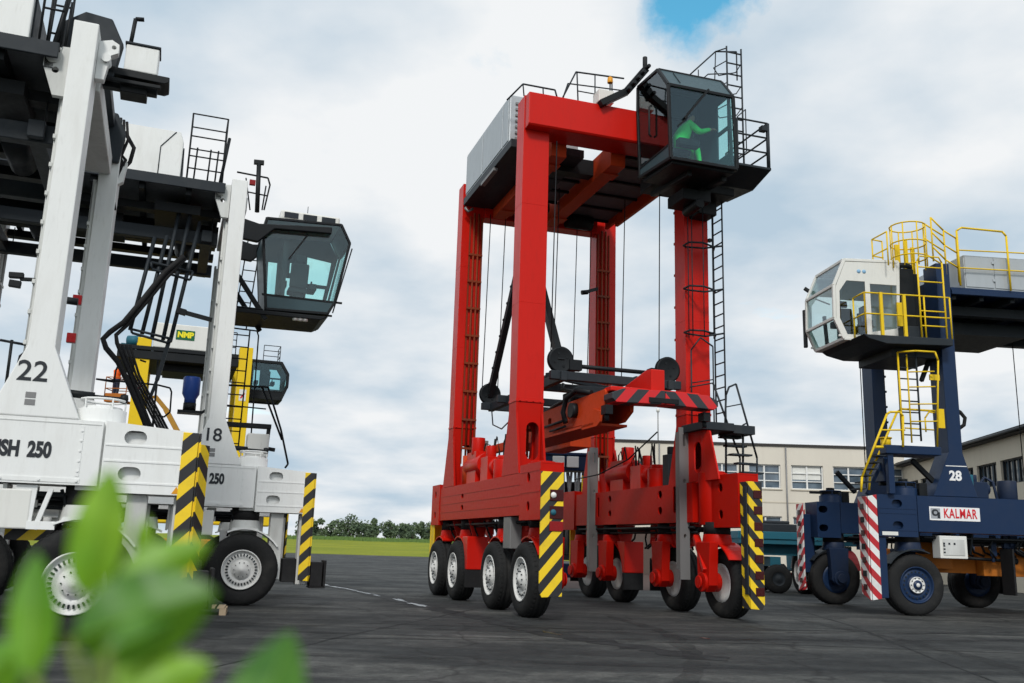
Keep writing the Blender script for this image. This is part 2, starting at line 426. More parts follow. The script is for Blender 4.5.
def cab(root, prof, y0, y1, body, roofmat, glass_edges, glassmat, sideglass, sill_z, frame=.07, roof_edges=(), sidemat=None):
    """operator cab from an x-z outline (counter-clockwise seen from -y) between y0 and y1"""
    n = len(prof); P = [Vector((p[0], 0, p[1])) for p in prof]
    g = G()
    for i in range(n):
        a, b = prof[i], prof[(i+1) % n]
        g.bar((a[0], y0, a[1]), (a[0], y1, a[1]), frame)
        for y in (y0+frame*.02, y1-frame*.02): g.bar((a[0], y, a[1]), (b[0], y, b[1]), frame)
    f = g.obj('cab_frame', body, root, .01)
    gl = G(); so = G(); ro = G()
    for i in range(n):
        a, b = prof[i], prof[(i+1) % n]
        t = gl if i in glass_edges else ro if i in roof_edges else so
        th = .012 if i in glass_edges else .04
        d = Vector((b[0]-a[0], 0, b[1]-a[1])).normalized(); nn = Vector((d.z, 0, -d.x))*th
        q = [Vector((a[0], y0+.03, a[1])), Vector((b[0], y0+.03, b[1])), Vector((b[0], y1-.03, b[1])), Vector((a[0], y1-.03, a[1]))]
        va = [t.bm.verts.new(p+nn*.5) for p in q]; vb = [t.bm.verts.new(p-nn*.5) for p in q]
        t.face(va); t.face(vb[::-1])
        for k in range(4): t.face([va[k], va[(k+1) % 4], vb[(k+1) % 4], vb[k]])
    gl.obj('windscreen', glassmat, root); so.obj('cab_panel', sidemat or body, root)
    if roof_edges: ro.obj('cab_roof', roofmat, root)
    # side walls: clip the outline at the sill
    def clip(z, above):
        out = []
        for i in range(n):
            a, b = prof[i], prof[(i+1) % n]
            ia, ib = (a[1] >= z) == above, (b[1] >= z) == above
            if ia: out.append(a)
            if ia != ib:
                t = (z-a[1])/(b[1]-a[1]); out.append((a[0]+(b[0]-a[0])*t, z))
        return out
    for y in (y0, y1):
        if sill_z > min(p[1] for p in prof): G().plate('y', y-.012, y+.012, clip(sill_z, False)).obj('side_panel', sidemat or body, root)
        G().plate('y', y-.006, y+.006, clip(sill_z, True)).obj('side_window', sideglass[y > y0] if isinstance(sideglass, tuple) else sideglass, root)
        g = G(); xs = [p[0] for p in clip(sill_z, True)]
        g.bar((min(xs)+.1, y, sill_z), (max(xs)-.1, y, sill_z), .05); g.obj('window_sill_bar', body, root)
    return f
def seat(root, x, y, z, face=(0, 1)):
    """operator seat facing +y"""
    g = G(); g.box((x-.25, y-.25, z+.38), (x+.25, y+.25, z+.52)); g.box((x-.15, y-.15, z), (x+.15, y+.15, z+.38)); g.obj('seat', seat_m, root, .04)
    g = G(); g.bar((x, y-.24, z+.5), (x, y-.36, z+1.15), .48, .12, (0, 1, 0)); g.bar((x, y-.37, z+1.18), (x, y-.39, z+1.38), .26, .09, (0, 1, 0)); g.obj('backrest', seat_m, root, .04)
    g = G(); g.box((x-.5, y-.2, z+.5), (x-.3, y+.35, z+.68)); g.box((x+.3, y-.2, z+.5), (x+.5, y+.35, z+.68)); g.cyl((x+.4, y+.2, z+.68), (x+.4, y+.22, z+.85), .025); g.cyl((x, y+.6, z), (x, y+.5, z+.8), .05); g.obj('control_console', black, root, .02)

def person(name, label, joints, rad, skinm, loc=None):
    """one continuous skinned body. joints: name -> point ; edges fixed"""
    E = [('pel', 'chest'), ('chest', 'neck'), ('neck', 'head'), ('head', 'top'), ('chest', 'shl'), ('shl', 'ell'), ('ell', 'wrl'), ('wrl', 'hal'), ('chest', 'shr'), ('shr', 'elr'), ('elr', 'wrr'), ('wrr', 'har'),
         ('pel', 'hil'), ('hil', 'knl'), ('knl', 'anl'), ('anl', 'tol'), ('pel', 'hir'), ('hir', 'knr'), ('knr', 'anr'), ('anr', 'tor')]
    names = list(joints); me = bpy.data.meshes.new(name)
    me.from_pydata([joints[n] for n in names], [(names.index(a), names.index(b)) for a, b in E], [])
    o = bpy.data.objects.new(name, me); COL.objects.link(o)
    m = o.modifiers.new('skin', 'SKIN'); m.use_smooth_shade = True
    for i, n in enumerate(names):
        r = rad[n]; me.skin_vertices[0].data[i].radius = (r, r); me.skin_vertices[0].data[i].use_root = (n == 'pel')
    m = o.modifiers.new('sub', 'SUBSURF'); m.levels = 2; m.render_levels = 2
    dg = bpy.context.evaluated_depsgraph_get(); dg.update()
    me2 = bpy.data.meshes.new_from_object(o.evaluated_get(dg)); bpy.data.objects.remove(o)
    return me2
RAD = dict(pel=.165, chest=.16, neck=.062, head=.10, top=.085, shl=.075, ell=.055, wrl=.045, hal=.04, shr=.075, elr=.055, wrr=.045, har=.04, hil=.105, knl=.075, anl=.055, tol=.045, hir=.105, knr=.075, anr=.055, tor=.045)
exec_objs = []
# ------------------------------------------------------------------ straddle carriers: common chassis
def hollow_beam(root, name, sd, x0, x1, z0, z1, mat, holes_out=(), holes_in=(), yo=0, w=.75, taper=0, rib=(), bevel=.01, mid=.34):
    Y = lambda y: y if sd == 0 else WD-y
    g = G(); t = .03
    out = [(x0, z0), (x1, z0), (x1, z1-taper), (x0, z1)]
    g.plate('y', Y(yo), Y(yo+t), out, [oval(*h) for h in holes_out])
    g.plate('y', Y(yo+w-t), Y(yo+w), out, [oval(*h) for h in holes_in])
    i0, i1 = yo+t+.002, yo+w-t-.002
    g.plate('y', Y(i0), Y(i1), [(x0+.004, z1-t-.004), (x1-.004, z1-t-taper-.004), (x1-.004, z1-taper-.004), (x0+.004, z1-.004)])
    g.box((x0+.004, Y(i0), z0+.004), (x1-.004, Y(i1), z0+t)); g.box((x0+.004, Y(i0), z0+t+.002), (x0+t, Y(i1), z1-t-.008)); g.box((x1-t, Y(i0), z0+t+.002), (x1-.004, Y(i1), z1-t-taper-.008))
    for z in rib: g.box((x0+.02, Y(yo-.008), z-.012), (x1-.02, Y(yo+.001), z+.012))
    g.box((x0+.06, Y(yo+mid), z0+t+.01), (x1-.06, Y(yo+mid+.02), z1-t-taper-.02))
    return g.obj(name, mat, root, bevel)

def hazard_plate(root, sd, mat, x, z0, z1, wrap, lamps=True, face_mat=None, inner=False, fl=.24, wd=.48, yo=0):
    Y = lambda y: y+yo if sd == 0 else WD-y-yo
    g = G(); g.plate('x', x, x+.035, [(Y(.0), z0+.12), (Y(.06), z0), (Y(wd), z0+.02), (Y(wd), z1), (Y(0), z1)])
    o = g.obj('hazard_plate', face_mat or mat, root, .006)
    if wrap:
        yy = (wd-.03, wd+.004) if inner else (-.03, .004)
        g = G(); g.plate('y', Y(yy[0]), Y(yy[1]), [(x-fl, z0+.02), (x-.004, z0), (x-.004, z1), (x-fl, z1)]); g.obj('hazard_plate', mat, root, .006)
    g = G()                                            # carrier post behind the plate
    g.box((x-.14, Y(.12), z0+.3), (x-.01, Y(.36), z1-.1)); g.box((x-.32, Y(.16), 2.0), (x-.15, Y(.32), 2.6)); g.obj('plate_bracket', galv if sd == 0 else dgrey, root, .01)
    return o

def chassis(root, P):
    m = P['mat']; md = P.get('mat2', m)
    for sd in (0, 1):
        Y = lambda y: y if sd == 0 else WD-y
        holes = P['end_holes']
        hollow_beam(root, 'side_beam', sd, -6.7, P['bx'], 2.06, 2.96, m, P.get('beam_holes', ()), P.get('beam_holes_in', ()), rib=P.get('ribs', ()), yo=P.get('byo', .0))
        hollow_beam(root, 'end_box', sd, P.get('ebx', P['bx']+.03), P['ex']+(P.get('far_dx', 0)-.0 if P.get('far_sd', 1) == 0 and sd == 0 else 0), P['ez0'], P['ez1'], m, holes, holes, yo=P.get('eyo', (-.02, -.02))[sd], w=P.get('ew', .80), taper=P.get('taper', 0), mid=.34 if P.get('open_base') else .11, rib=P.get('eribs', ()))
        hollow_beam(root, 'end_box', sd, -7.65, -6.73, P['ez0'], P['ez1'], m, [(-7.2+.0, z, w, h) for (x, z, w, h) in holes], (), yo=-.02, w=.80)
        # king-post cylinders between beam and end box
        g = G(); xk = P['bx']-.06
        g.cyl((.75, Y(.40), 2.0), (.75, Y(.40), 2.06+.96+.14), .33, 28); g.cyl((.75, Y(.40), 3.16), (.75, Y(.40), 3.2), .27, 24)
        if not P.get('open_base'): g.tube([(.75+.3*math.cos(a*.5), Y(.4)+.3*math.sin(a*.5), 3.3) for a in range(0, 13)], .02, 6)
        for a in range(0 if P.get('open_base') else 5): g.cyl((.75+.3*math.cos(a*1.3), Y(.4)+.3*math.sin(a*1.3), 3.1), (.75+.3*math.cos(a*1.3), Y(.4)+.3*math.sin(a*1.3), 3.3), .015, 6)
        g.obj('steering_tower', m, root, .006)
        for e in (0, 1):
            dx = -P.get('len', 5.55)*e+(P.get('far_dx', 0) if sd == P.get('far_sd', 1) else 0)
            x0, x1, zt, pw = P['px0']+dx, P['px1']+dx, P['zt'] if e == 0 else P.get('zt_far', P['zt']), P['pw']
            f0, f1, zf = P['fl0'], P['fl1'], P['zf']
            g = G()
            if P.get('open_base') :
                g.box((x0, Y(0), zf+.3), (x1, Y(pw), zt)); g.box((x0-.012, Y(-.012), zf+.24), (x1+.012, Y(pw+.012), zf+.30))
                for k in range(4):
                    for xx, rr in ((x1+.012, .02), ): g.cyl((xx-.002, Y(.08+k*.16), zf+.27), (xx+rr, Y(.08+k*.16), zf+.27), .018, 8)
                for zz in (6.9, 9.3): g.box((x0-.004, Y(-.004), zz), (x1+.004, Y(pw+.004), zz+.014))
                if e == 0 and sd == 1: g.plate('y', Y(pw+.002), Y(pw+.04), [(-.1, 2.98), (1.5, 2.98), (1.12, 4.08), (.04, 4.30), (-.1, 4.30)], [oval(.58, 3.52, .34, .72)])
                g.obj('mast', P['mast'], root, .015); g = G()
                prof = [(x0, zf+.235), (x0, zf), (x0-f0, 2.97), (x1+f1, 2.97), (x1, zf), (x1, zf+.235)]
                g.plate('y', Y(.0), Y(.05), prof); g.plate('y', Y(pw-.05), Y(pw), prof)
                cy = pw/2+.08
                g.plate('x', x1-.06, x1-.01, [(Y(.055), 2.98), (Y(pw-.055), 2.98), (Y(pw-.055), zf+.23), (Y(.055), zf+.23)], [[(Y(a), b) for a, b in oval(cy, 3.72, .30, .85)]])
                g.plate('x', x0+.01, x0+.06, [(Y(.055), 2.98), (Y(pw-.055), 2.98), (Y(pw-.055), zf+.23), (Y(.055), zf+.23)], [[(Y(a), b) for a, b in oval(cy, 3.72, .30, .85)]])
            else:
                g.plate('y', Y(0), Y(pw), [(x0-f0, 2.965), (x1+f1, 2.965), (x1+.0, zf), (x1, zt), (x0, zt), (x0-.0, zf)])
            g.obj('mast_base' if P.get('open_base') else 'mast', m, root, .015)
            # channel with hose and cable guides on the inner faces
            xi = x0-.001 if e == 0 else x1+.001; sgx = -1 if e == 0 else 1
            g = G(); g.box((xi, Y(pw*.35), 3.6), (xi+sgx*.05, Y(pw*.4), zt-1.0)); g.box((xi, Y(pw*.9), 3.6), (xi+sgx*.05, Y(pw*.95), zt-1.0))
            for k in range(8):
                z = 4+k*(zt-5.4)/8; g.box((xi+sgx*.05, Y(pw*.33), z), (xi+sgx*.09, Y(pw*.97), z+.06))
            g.tube(((xi+sgx*.06, Y(pw*.55), 3.4), (xi+sgx*.06, Y(pw*.55), zt-.9)), .03, 8); g.tube(((xi+sgx*.06, Y(pw*.75), 3.4), (xi+sgx*.06, Y(pw*.75), zt-.9)), .03, 8)
            g.obj('guide_channel', P.get('chan', dgrey), root)
    return root

def sheave(root, p, axis='x', r=.27, name='sheave'):
    g = G(); g.lathe([(.001, -.05), (.05, -.06), (r*.8, -.045), (r*.86, -.055), (r, -.05), (r-.05, -.01), (r-.05, .01), (r, .05), (r*.86, .055), (r*.8, .045), (.05, .06), (.001, .05)], p, axis, 32)
    for k in range(4):
        a = k*math.pi/2+.4; d = Vector((0, math.cos(a), math.sin(a)))*r*.5 if axis == 'x' else Vector((math.cos(a), 0, math.sin(a)))*r*.5
        ax = Vector((.065, 0, 0)) if axis == 'x' else Vector((0, .065, 0))
        g.cyl(Vector(p)+d-ax, Vector(p)+d+ax, .03, 8)
    return g.obj(name, black, root)

# ================================================================== RED CARRIER
RP = (.1358, 20.7254, -1.2594)
rd = thing('straddle_carrier', 'bright red straddle carrier with a driver in its cab, in the middle of the yard', 'straddle carrier', (RP[0], RP[1], 0), RP[2], 'straddle carriers in the yard')
chassis(rd, dict(mat=redlow, mast=red, bx=.42, ebx=.85, ex=2.12, eyo=(-.15, .10), ew=.50, ez0=1.94, ez1=3.08, end_holes=[(1.4, 2.80, .18, .2), (1.4, 2.22, .18, .2)], beam_holes=[(-4.3, 2.66, .22, .13), (-4.3, 2.36, .22, .13)],
     beam_holes_in=[(-.45, 2.6, .15, .62), (-1.2, 2.75, .22, .18), (-1.2, 2.36, .22, .18), (-4.2, 2.75, .2, .16), (-4.2, 2.36, .2, .16), (-5.0, 2.55, .14, .55)],
     ribs=(2.28, 2.5, 2.72), eribs=(2.5, 2.92), px0=-.52, px1=0, zt=12.05, zt_far=11.85, pw=.65, fl0=.42, fl1=.30, zf=4.35, open_base=True, chan=paint('hose_channel', (.22, .035, .010), .55, dirt=.6)))
wheels(rd, (.88, -1.36, -4.66, -6.76), RIMW, None, redlow, red, yin=.13)
undercarriage(rd, black, redd, light=redd)
G().box((-.75, .02, 1.35), (-.25, .3, 2.05)).obj('grey_box', galv, rd, .02)
# guide plates on the inner corners of the masts
for x, zt_ in ((.10, 4.25), (-5.25, 4.25)):
    for sd in ((0, 1) if x < 0 else (1,)):
        Y = lambda y: y if sd == 0 else WD-y
        g = G(); g.plate('x', x, x+.05, [(Y(.68), .78), (Y(.93), .78), (Y(.93), zt_), (Y(.68), zt_)], [[(Y(a), b) for a, b in oval(.80, z, .07, h)] for z, h in ((3.95, .3), (3.0, .09), (1.75, .09))])
        g.box((x-.18, Y(.70), 1.0), (x-.004, Y(.73), zt_-.1)); g.box((x-.18, Y(.88), 1.0), (x-.004, Y(.91), zt_-.1))
        g.obj('guide_plate', galv, rd, .006)
# hazard plates with their lamps
hazard_plate(rd, 0, hz_red, 2.14, .46, 2.88, False, yo=-.15)
hazard_plate(rd, 1, hz_redr, 2.45, .28, 2.88, True, face_mat=hz_redr, inner=True, fl=.28, wd=.33, yo=.25)
for z0, z1 in ((2.33, 2.55), (1.98, 2.23), (1.74, 1.93)):
    g = G(); g.box((2.16, .04, z0-.02), (2.195, .325, z1-.02)); l = g.obj('tail_lamp', lensd if z0 > 1.9 else lensr, rd, .008)
    if z0 > 1.9: g = G(); g.lathe([(.001, .03), (.05, .025), (.06, 0)], (2.195, .11, (z0+z1)/2-.02), 'x', 16); g.obj('lens', lensw if z0 > 2.2 else teal, l)
for k in range(7):
    z = .55+k*.33; G().box((2.47, WD-.46, z), (2.5, WD-.26, z+.17)).obj('tail_lamp', lensd, rd, .008)
for sd in (0, 1):                                       # yellow plates at the far ends
    Y = lambda y: y if sd == 0 else WD-y
    G().box((-7.78, Y(0), .85), (-7.72, Y(.5), 1.95)).obj('far_end_plate', yellow, rd, .006)
    G().box((-7.72, Y(.01), .85), (-7.35, Y(.04), 1.95)).obj('far_end_plate', yellow, rd, .006)
# pumps and motors on the beams
for sd in (0, 1):
    Y = lambda y: y if sd == 0 else WD-y
    g = G()
    for x, k in ((-4.1, 1.5), (-2.9, 1.1)): beam_pump(g, x, Y, 2.97, k)
    g.cyl((-2.0, Y(.4), 2.97), (-2.0, Y(.4), 3.45), .26, 20); g.cyl((-2.0, Y(.4), 3.45), (-2.0, Y(.4), 3.55), .18, 16)
    g.box((-5.3, Y(.15), 2.97), (-4.8, Y(.6), 3.5))
    g.obj('pump_unit', red, rd, .015)
    g = G(); g.cyl((-4.75, Y(.3), 2.97), (-4.75, Y(.3), 3.75), .2, 18); g.obj('oil_filter', orange, rd)
    g = G(); g.box((-1.45, Y(.2), 2.97), (-1.15, Y(.55), 3.75)); g.cyl((-1.3, Y(.38), 3.75), (-1.3, Y(.38), 3.95), .1, 12); g.obj('motor_block', dgrey if sd else black, rd, .02)
    g = G()
    for k in range(7):
        a = random.uniform(-4.9, -.9); b = a+random.uniform(-.6, .6); g.tube(((a, Y(.5), 3.0), (a, Y(.5), 3.7+random.random()*.4), ((a+b)/2, Y(.45), 4.0+random.random()*.2), (b, Y(.35), 3.5), (b, Y(.35), 3.0)), .022, 6)
    g.obj('hydraulic_hoses', rubber, rd)
# front braces on the steering side: red arms beside the forks
g = G(); g.bar((.3, WD-.6, 1.75), (1.0, WD-.75, 1.0), .16, .12); g.obj('steering_arm', red, rd, .02)
# top: cross beams, longitudinal beams, decks
g = G(); g.plate('y', .02, WD-.02, [(-.50, 11.17), (.24, 11.17), (.28, 11.22), (.28, 12.02), (-.50, 12.07)]); g.obj('cross_beam', red, rd, .02)
g = G(); g.box((-5.95, .66, 10.85), (-5.45, WD-.66, 11.6)); g.obj('cross_beam', red, rd, .02)
for y0, y1, z0, z1 in ((.9, 1.3, 10.85, 11.45), (2.5, 2.9, 10.85, 11.45)):
    g = G(); g.box((-5.44, y0, z0), (-.52, y1, z1))
    g.box((-5.0, y0-.04, z0-.03), (-4.6, y1+.04, z0-.003)); g.box((-1.4, y0-.04, z0-.03), (-1.0, y1+.04, z0-.003))
    g.obj('longitudinal_beam', orange, rd, .015)
g = G(); g.box((-5.43, .1, 11.18), (-1.5, .88, 11.24)); g.box((-4.3, 1.32, 11.2), (-1.75, 2.48, 11.26)); g.box((-5.43, 2.92, 11.2), (-.55, 4.5, 11.26))
g.obj('deck_panel', panel, rd)
g = G()
for x in (-5.2, -4.2, -3.2, -2.2, -1.2, -.62): g.box((x-.04, 2.93, 11.13), (x+.04, 4.5, 11.19))
for x in (-4.3, -3.4, -2.6, -1.75): g.box((x-.04, 1.31, 11.13), (x+.04, 2.49, 11.19))
g.box((-1.95, 1.31, 10.98), (-1.62, 2.49, 11.4)); g.box((-5.43, 1.7, 10.9), (-4.4, 2.3, 11.15)); g.box((-.54, 3.4, 10.95), (.1, 4.5, 11.16))
g.obj('deck_rib', black, rd)
g = G(); g.box((-4.7, 4.5, 10.85), (-.52, 4.6, 11.35)); g.box((-5.43, 4.5, 11.0), (-4.71, 4.6, 11.35)); g.obj('deck_edge', orange, rd, .01)
for y in (1.5, 3.1):                                      # winch drums under the deck
    g = G(); g.cyl((-5.1, y, 10.98), (-5.1, y+.8, 10.98), .22, 20); g.obj('winch_drum', black, rd)
# engine housing along the left edge
g = G(); g.box((-5.45, .05, 11.36), (-1.35, 1.95, 12.72)); hs = g.obj('engine_housing', alum, rd, .03)
g = G()
for x0, x1 in ((-5.4, -3.75), (-3.68, -1.9)): g.box((x0, .03, 11.46), (x1, .05, 12.64))
g.box((-1.84, .03, 11.46), (-1.4, .05, 12.64)); g.obj('door_panel', alum, hs, .008)
g = G()
for k in range(7): g.box((-1.35, .2, 11.5+k*.16), (-1.31, 1.2, 11.56+k*.16))
g.obj('louvre', galv, hs)
g = G(); g.box((-5.5, .0, 11.14), (-1.0, 1.97, 11.355)); g.obj('housing_sill', dgrey, rd, .01)
g = G(); g.tube(((-5.3, .0, 11.02), (-5.3, .1, 10.9), (-5.3, .25, 11.02)), .04); g.box((-3.6, -.02, 11.05), (-2.4, .1, 11.13)); g.obj('lifting_eye', galv, rd)
# roof railings
g = G()
A = lambda px, py, x: at(px, py, 0, x, RP)
q = [A(507, 100, -1.0), A(523, 84, -.6), A(555, 90, -.6), A(557.5, 99, -.6)]; g.path(q, .022); g.tube((A(523, 84, -.6), A(524, 96, -.6)), .018); g.tube((A(543, 88, -.6), A(543.5, 98, -.6)), .018)
q = [A(562, 99, -.6), A(576, 72, -.6), A(624, 78.5, -.6)]; g.path(q, .022); g.tube((A(563, 98, -.6), A(568, 83.5, -.6)), .02); g.tube((A(568, 83.5, -.6), A(626, 91, -.6)), .018); g.tube((A(577, 73, -.6), A(578, 101, -.6)), .02); g.tube((A(578, 91, -.6), A(600, 95, -.6)), .016)
for px in (595, 612): g.tube((A(px, 75+.1*(px-595), -.6), A(px, 100, -.6)), .018)
g.obj('railing', dgrey, rd)
p = A(610, 98, -.55); g = G(); g.tube((p, (p[0], p[1], p[2]+.42)), .02); b = g.obj('beacon_post', dgrey, rd); G().lathe([(.07, 0), (.075, .02), (.065, .14), (.03, .17), (.001, .175)], (p[0], p[1], p[2]+.42), 'z', 16).obj('beacon', amber, b)
p = A(603, 101, -.5); G().box((p[0]-.2, p[1]-.2, p[2]-.12), (p[0]+.2, p[1]+.22, p[2]+.22)).obj('junction_box', cream, rd, .02)
g = G(); p0, p1, p2 = A(600, 104, .35), A(626, 92, .35), A(645, 70, .35)
g.bar(p0, p1, .2, .16); g.bar(p1, p2, .22, .18)
for k in range(5):
    q = Vector(p1).lerp(Vector(p2), k/4); g.cyl(q+Vector((-.2, 0, 0)), q+Vector((.25, 0, 0)), .05, 8)
g.cyl(p2, (p2[0], p2[1], p2[2]+.35), .06, 10); g.obj('cable_carrier', black, rd, .01)
# cab
CABR = [(.46, 10.2), (2.03, 10.07), (1.93, 11.92), (1.42, 12.55), (.34, 12.62), (.33, 11.95)]
cab(rd, CABR, 2.84, 4.54, black, slate, (1,), cabglass, (darkglass, cabglass), 10.42, .075, roof_edges=(2, 3), sidemat=slate)
g = G(); g.bar((2.02, 3.2, 11.1), (2.0, 3.85, 11.95), .05, .05); g.bar((1.99, 3.05, 10.9), (1.99, 3.3, 11.15), .035); g.obj('wiper', black, rd)
g = G(); g.box((.15, 3.1, 12.66), (1.1, 4.4, 12.74)); g.bar((1.5, 3.2, 12.5), (1.85, 3.2, 12.07), .02); g.obj('roof_hatch', dgrey, rd, .02)
g = G(); g.tube(((1.15, 2.80, 11.75), (1.15, 2.74, 11.7), (1.15, 2.74, 11.0), (1.15, 2.80, 10.95)), .025); g.obj('door_handle', black, rd)
g = G(); g.plate('y', 4.47, 4.50, [(.5, 10.3), (1.97, 10.2), (1.88, 11.9), (1.40, 12.5), (.38, 12.55), (.37, 11.9)], [[(1.32, 10.55), (1.86, 10.55), (1.84, 11.15), (1.32, 11.15)], [(1.32, 11.25), (1.82, 11.25), (1.78, 11.95), (1.32, 11.95)]]); g.obj('rear_wall', slate, rd)
seat(rd, 1.0, 3.55, 10.22)
g = G(); g.plate('y', 2.90, 4.5, [(.5, 10.06), (1.95, 9.97), (1.98, 10.04), (.5, 10.16)]); g.obj('cab_floor', black, rd, .02)
g = G(); g.bar((1.7, 3.5, 9.93), (-.2, 3.5, 10.1), .13); g.bar((1.7, 4.4, 9.93), (-.2, 4.4, 10.1), .13); g.box((.2, 3.7, 9.6), (1.0, 4.45, 9.88)); g.cyl((.4, 4.1, 9.5), (1.1, 4.1, 9.5), .12, 14); g.box((-.5, 3.3, 10.2), (.3, 4.5, 10.9)); g.obj('cab_support', black, rd, .02)
# side deck with rails and the ladder to the roof
g = G(); g.plate('y', 4.66, 5.62, [(-.2, 10.2), (1.0, 10.08), (1.8, 10.30), (1.8, 10.36), (-.2, 10.36)]); g.obj('side_deck', dgrey, rd, .01)
g = G(); g.box((-.2, 4.3, 9.85), (1.0, 5.1, 10.05)); g.box((.0, 4.4, 9.5), (.5, 4.9, 9.84)); g.obj('ladder_hatch', black, rd, .02)
g = G(); railing(g, [(1.75, 4.75, 10.36), (1.75, 5.58, 10.36), (.7, 5.58, 10.36), (-.15, 5.58, 10.36)], 1.15, .022, 2)
g.tube(((1.75, 5.58, 10.36), (1.75, 5.58, 11.5)), .045); g.box((1.65, 5.4, 11.3), (1.8, 5.55, 11.42)); g.obj('railing', dgrey, rd)
g = G(); ladder(g, (.75, 5.12, 10.36), (.75, 5.12, 14.0), (0, .42, 0), .02, .3)
for z in (12.4, 13.0, 13.6): g.path([(.75, 5.12, z), (.3, 5.0, z), (0.0, 5.33, z), (.3, 5.65, z), (.75, 5.54, z)], .014)
g.obj('ladder', dgrey, rd)
g = G(); h = 13.95; g.path([(.3, 4.1, 12.7), (.3, 4.1, 13.05), (.5, 4.95, 13.95), (.6, 5.5, 14.0), (.6, 5.5, 13.2)], .02); g.path([(.4, 4.5, 12.7), (.4, 4.5, 13.4)], .016); g.path([(.48, 4.9, 12.7), (.5, 4.95, 13.95)], .016)
g.path([(.3, 4.2, 12.75), (.45, 4.75, 13.3), (.55, 5.4, 13.4)], .016); g.path([(.75, 5.12, 13.95), (.5, 4.95, 13.95)], .016); g.tube(((.2, 4.3, 12.7), (.2, 4.3, 13.3)), .014)
g.path([(.4, 5.6, 10.4), (.4, 5.6, 12.3), (.4, 5.85, 12.55), (.4, 5.85, 11.4), (.4, 5.6, 11.2)], .016)
g.obj('roof_railing', dgrey, rd)
# ladder down the near right mast with safety hoops, landing and stairs
g = G(); ladder(g, (.02, 5.06, 4.2), (.02, 5.06, 9.9), (.44, 0, 0), .018, .29); g.box((-.1, 4.93, 6.6), (.05, 5.04, 6.66)); g.box((-.1, 4.93, 9.0), (.05, 5.04, 9.06))
for z in (8.75, 7.65, 6.55): g.path([(.03, 5.06, z), (.35, 4.9, z-.02), (.5, 4.5, z), (.35, 4.2, z+.02), (.06, 4.2, z+.02), (.05, 4.3, z), (.45, 4.55, z-.12), (.46, 5.06, z)], .024)
for x, y in ((.40, 4.25), (.5, 4.5), (.30, 4.2), (.42, 4.8)): g.tube(((x, y, 6.4), (x, y, 9.9)), .014, 6)
g.path([(.30, 4.25, 4.3), (.30, 4.25, 6.1), (.40, 4.45, 6.4), (.45, 4.75, 6.2), (.45, 4.75, 4.3)], .02); g.tube(((.3, 4.25, 5.3), (.45, 4.75, 5.4)), .014)
g.obj('ladder', dgrey, rd)
g = G(); g.box((.05, 4.1, 4.12), (1.05, 4.92, 4.3)); g.box((.3, 4.93, 4.08), (1.0, 5.5, 4.28)); g.obj('landing', dgrey, rd, .01)
g = G(); X = lambda px, py, x: at(px, py, 0, x, RP)
g.path([X(725, 427, .8), X(726, 395, .8), X(729, 387, .8), X(736, 384, .8), X(757, 458, .8), X(757, 480, .8)], .024)
g.path([X(713, 383, .4), X(740, 458, .4), X(740, 476, .4)], .024); g.path([X(743, 425, .8), X(743, 476, .8)], .03); g.path([X(722, 435, .6), X(726, 440, .6), X(726, 476, .6)], .03)
g.path([X(726, 407, .8), X(741.5, 404, .8)], .016); g.tube((X(726, 455, .7), X(742, 456, .7)), .016)
g.path([X(690, 387, .4), X(713, 383, .4)], .018); g.path([X(743, 425, .8), X(747, 423, .8)], .02)
g.obj('stair_railing', dgrey, rd)
g = G()
for k in range(5): g.box((.3+k*.22, 4.93, 3.15+(4-k)*.22), (.5+k*.22, 5.45, 3.19+(4-k)*.22))
g.obj('stair_tread', dgrey, rd)
g = G(); g.bar((-4.7, .72, 3.9), (-1.5, .72, 3.85), .14, .22); g.bar((-1.6, .72, 3.8), (-1.6, .66, 2.98), .14, .2); g.obj('tie_beam', orange, rd, .02)
# hanging frame, cables, sheaves, spreader
g = G()
for y in (1.05, 3.75): g.bar((-5.5, y, 5.22), (.25, y, 5.22), .15, .22)
for x in (-5.4, -3.9, -1.5, .1): g.bar((x, .75, 5.24), (x, 4.05, 5.24), .15, .2)
g.bar((-.9, 1.05, 5.42), (-2.4, 3.75, 5.42), .12); g.obj('lifting_frame', dgrey, rd, .015)
g = G()
for y in (1.35, 3.4): g.cyl((-2.6, y, 5.52), (-.9, y, 5.52), .07, 12); g.cyl((-.9, y, 5.52), (.0, y, 5.52), .04, 10); g.box((-.15, y-.1, 5.4), (.1, y+.1, 5.62))
g.cyl((.05, 1.3, 5.5), (.05, 3.4, 5.5), .05, 10); g.box((0, 1.2, 5.38), (.2, 1.5, 5.62)); g.obj('shift_cylinder', black, rd)
for x, y in ((.1, 1.0), (.1, 3.72), (-5.45, 1.0), (-5.45, 3.72)):
    sheave(rd, (x, y, 5.60), r=.31); G().box((x-.1, y-.12, 5.2), (x-.07, y+.12, 5.6)).obj('sheave_bracket', dgrey, rd)
for x, y in ((.1, .76), (.1, 3.5), (-5.45, .76), (-5.45, 1.22), (-5.45, 3.5), (-5.45, 3.96), (-2.9, 3.9), (-2.8, 1.9)):
    z0 = 5.5 if x > -1 or x < -5 else 5.4
    G().tube(((x, y, z0), (x+.1*(x < -1), y+.05, 10.95)), .014, 6).obj('hoist_cable', black, rd)
ap = at(527, 231, 1, 1.0, RP)
g = G(); g.bar((.1, 1.0, 5.55), ap, .16, .2); g.bar((-5.45, 1.0, 5.55), ap, .16, .2); g.cyl((ap[0], .9, ap[2]), (ap[0], 1.12, ap[2]), .16, 16)
for k in range(9):
    t = .08+k*.1; p = Vector((-5.45, 1, 5.55)).lerp(Vector(ap), t); g.box(p-Vector((.12, .1, .02)), p+Vector((.0, .1, .04)))
g.obj('hose_guide_arm', black, rd, .01)
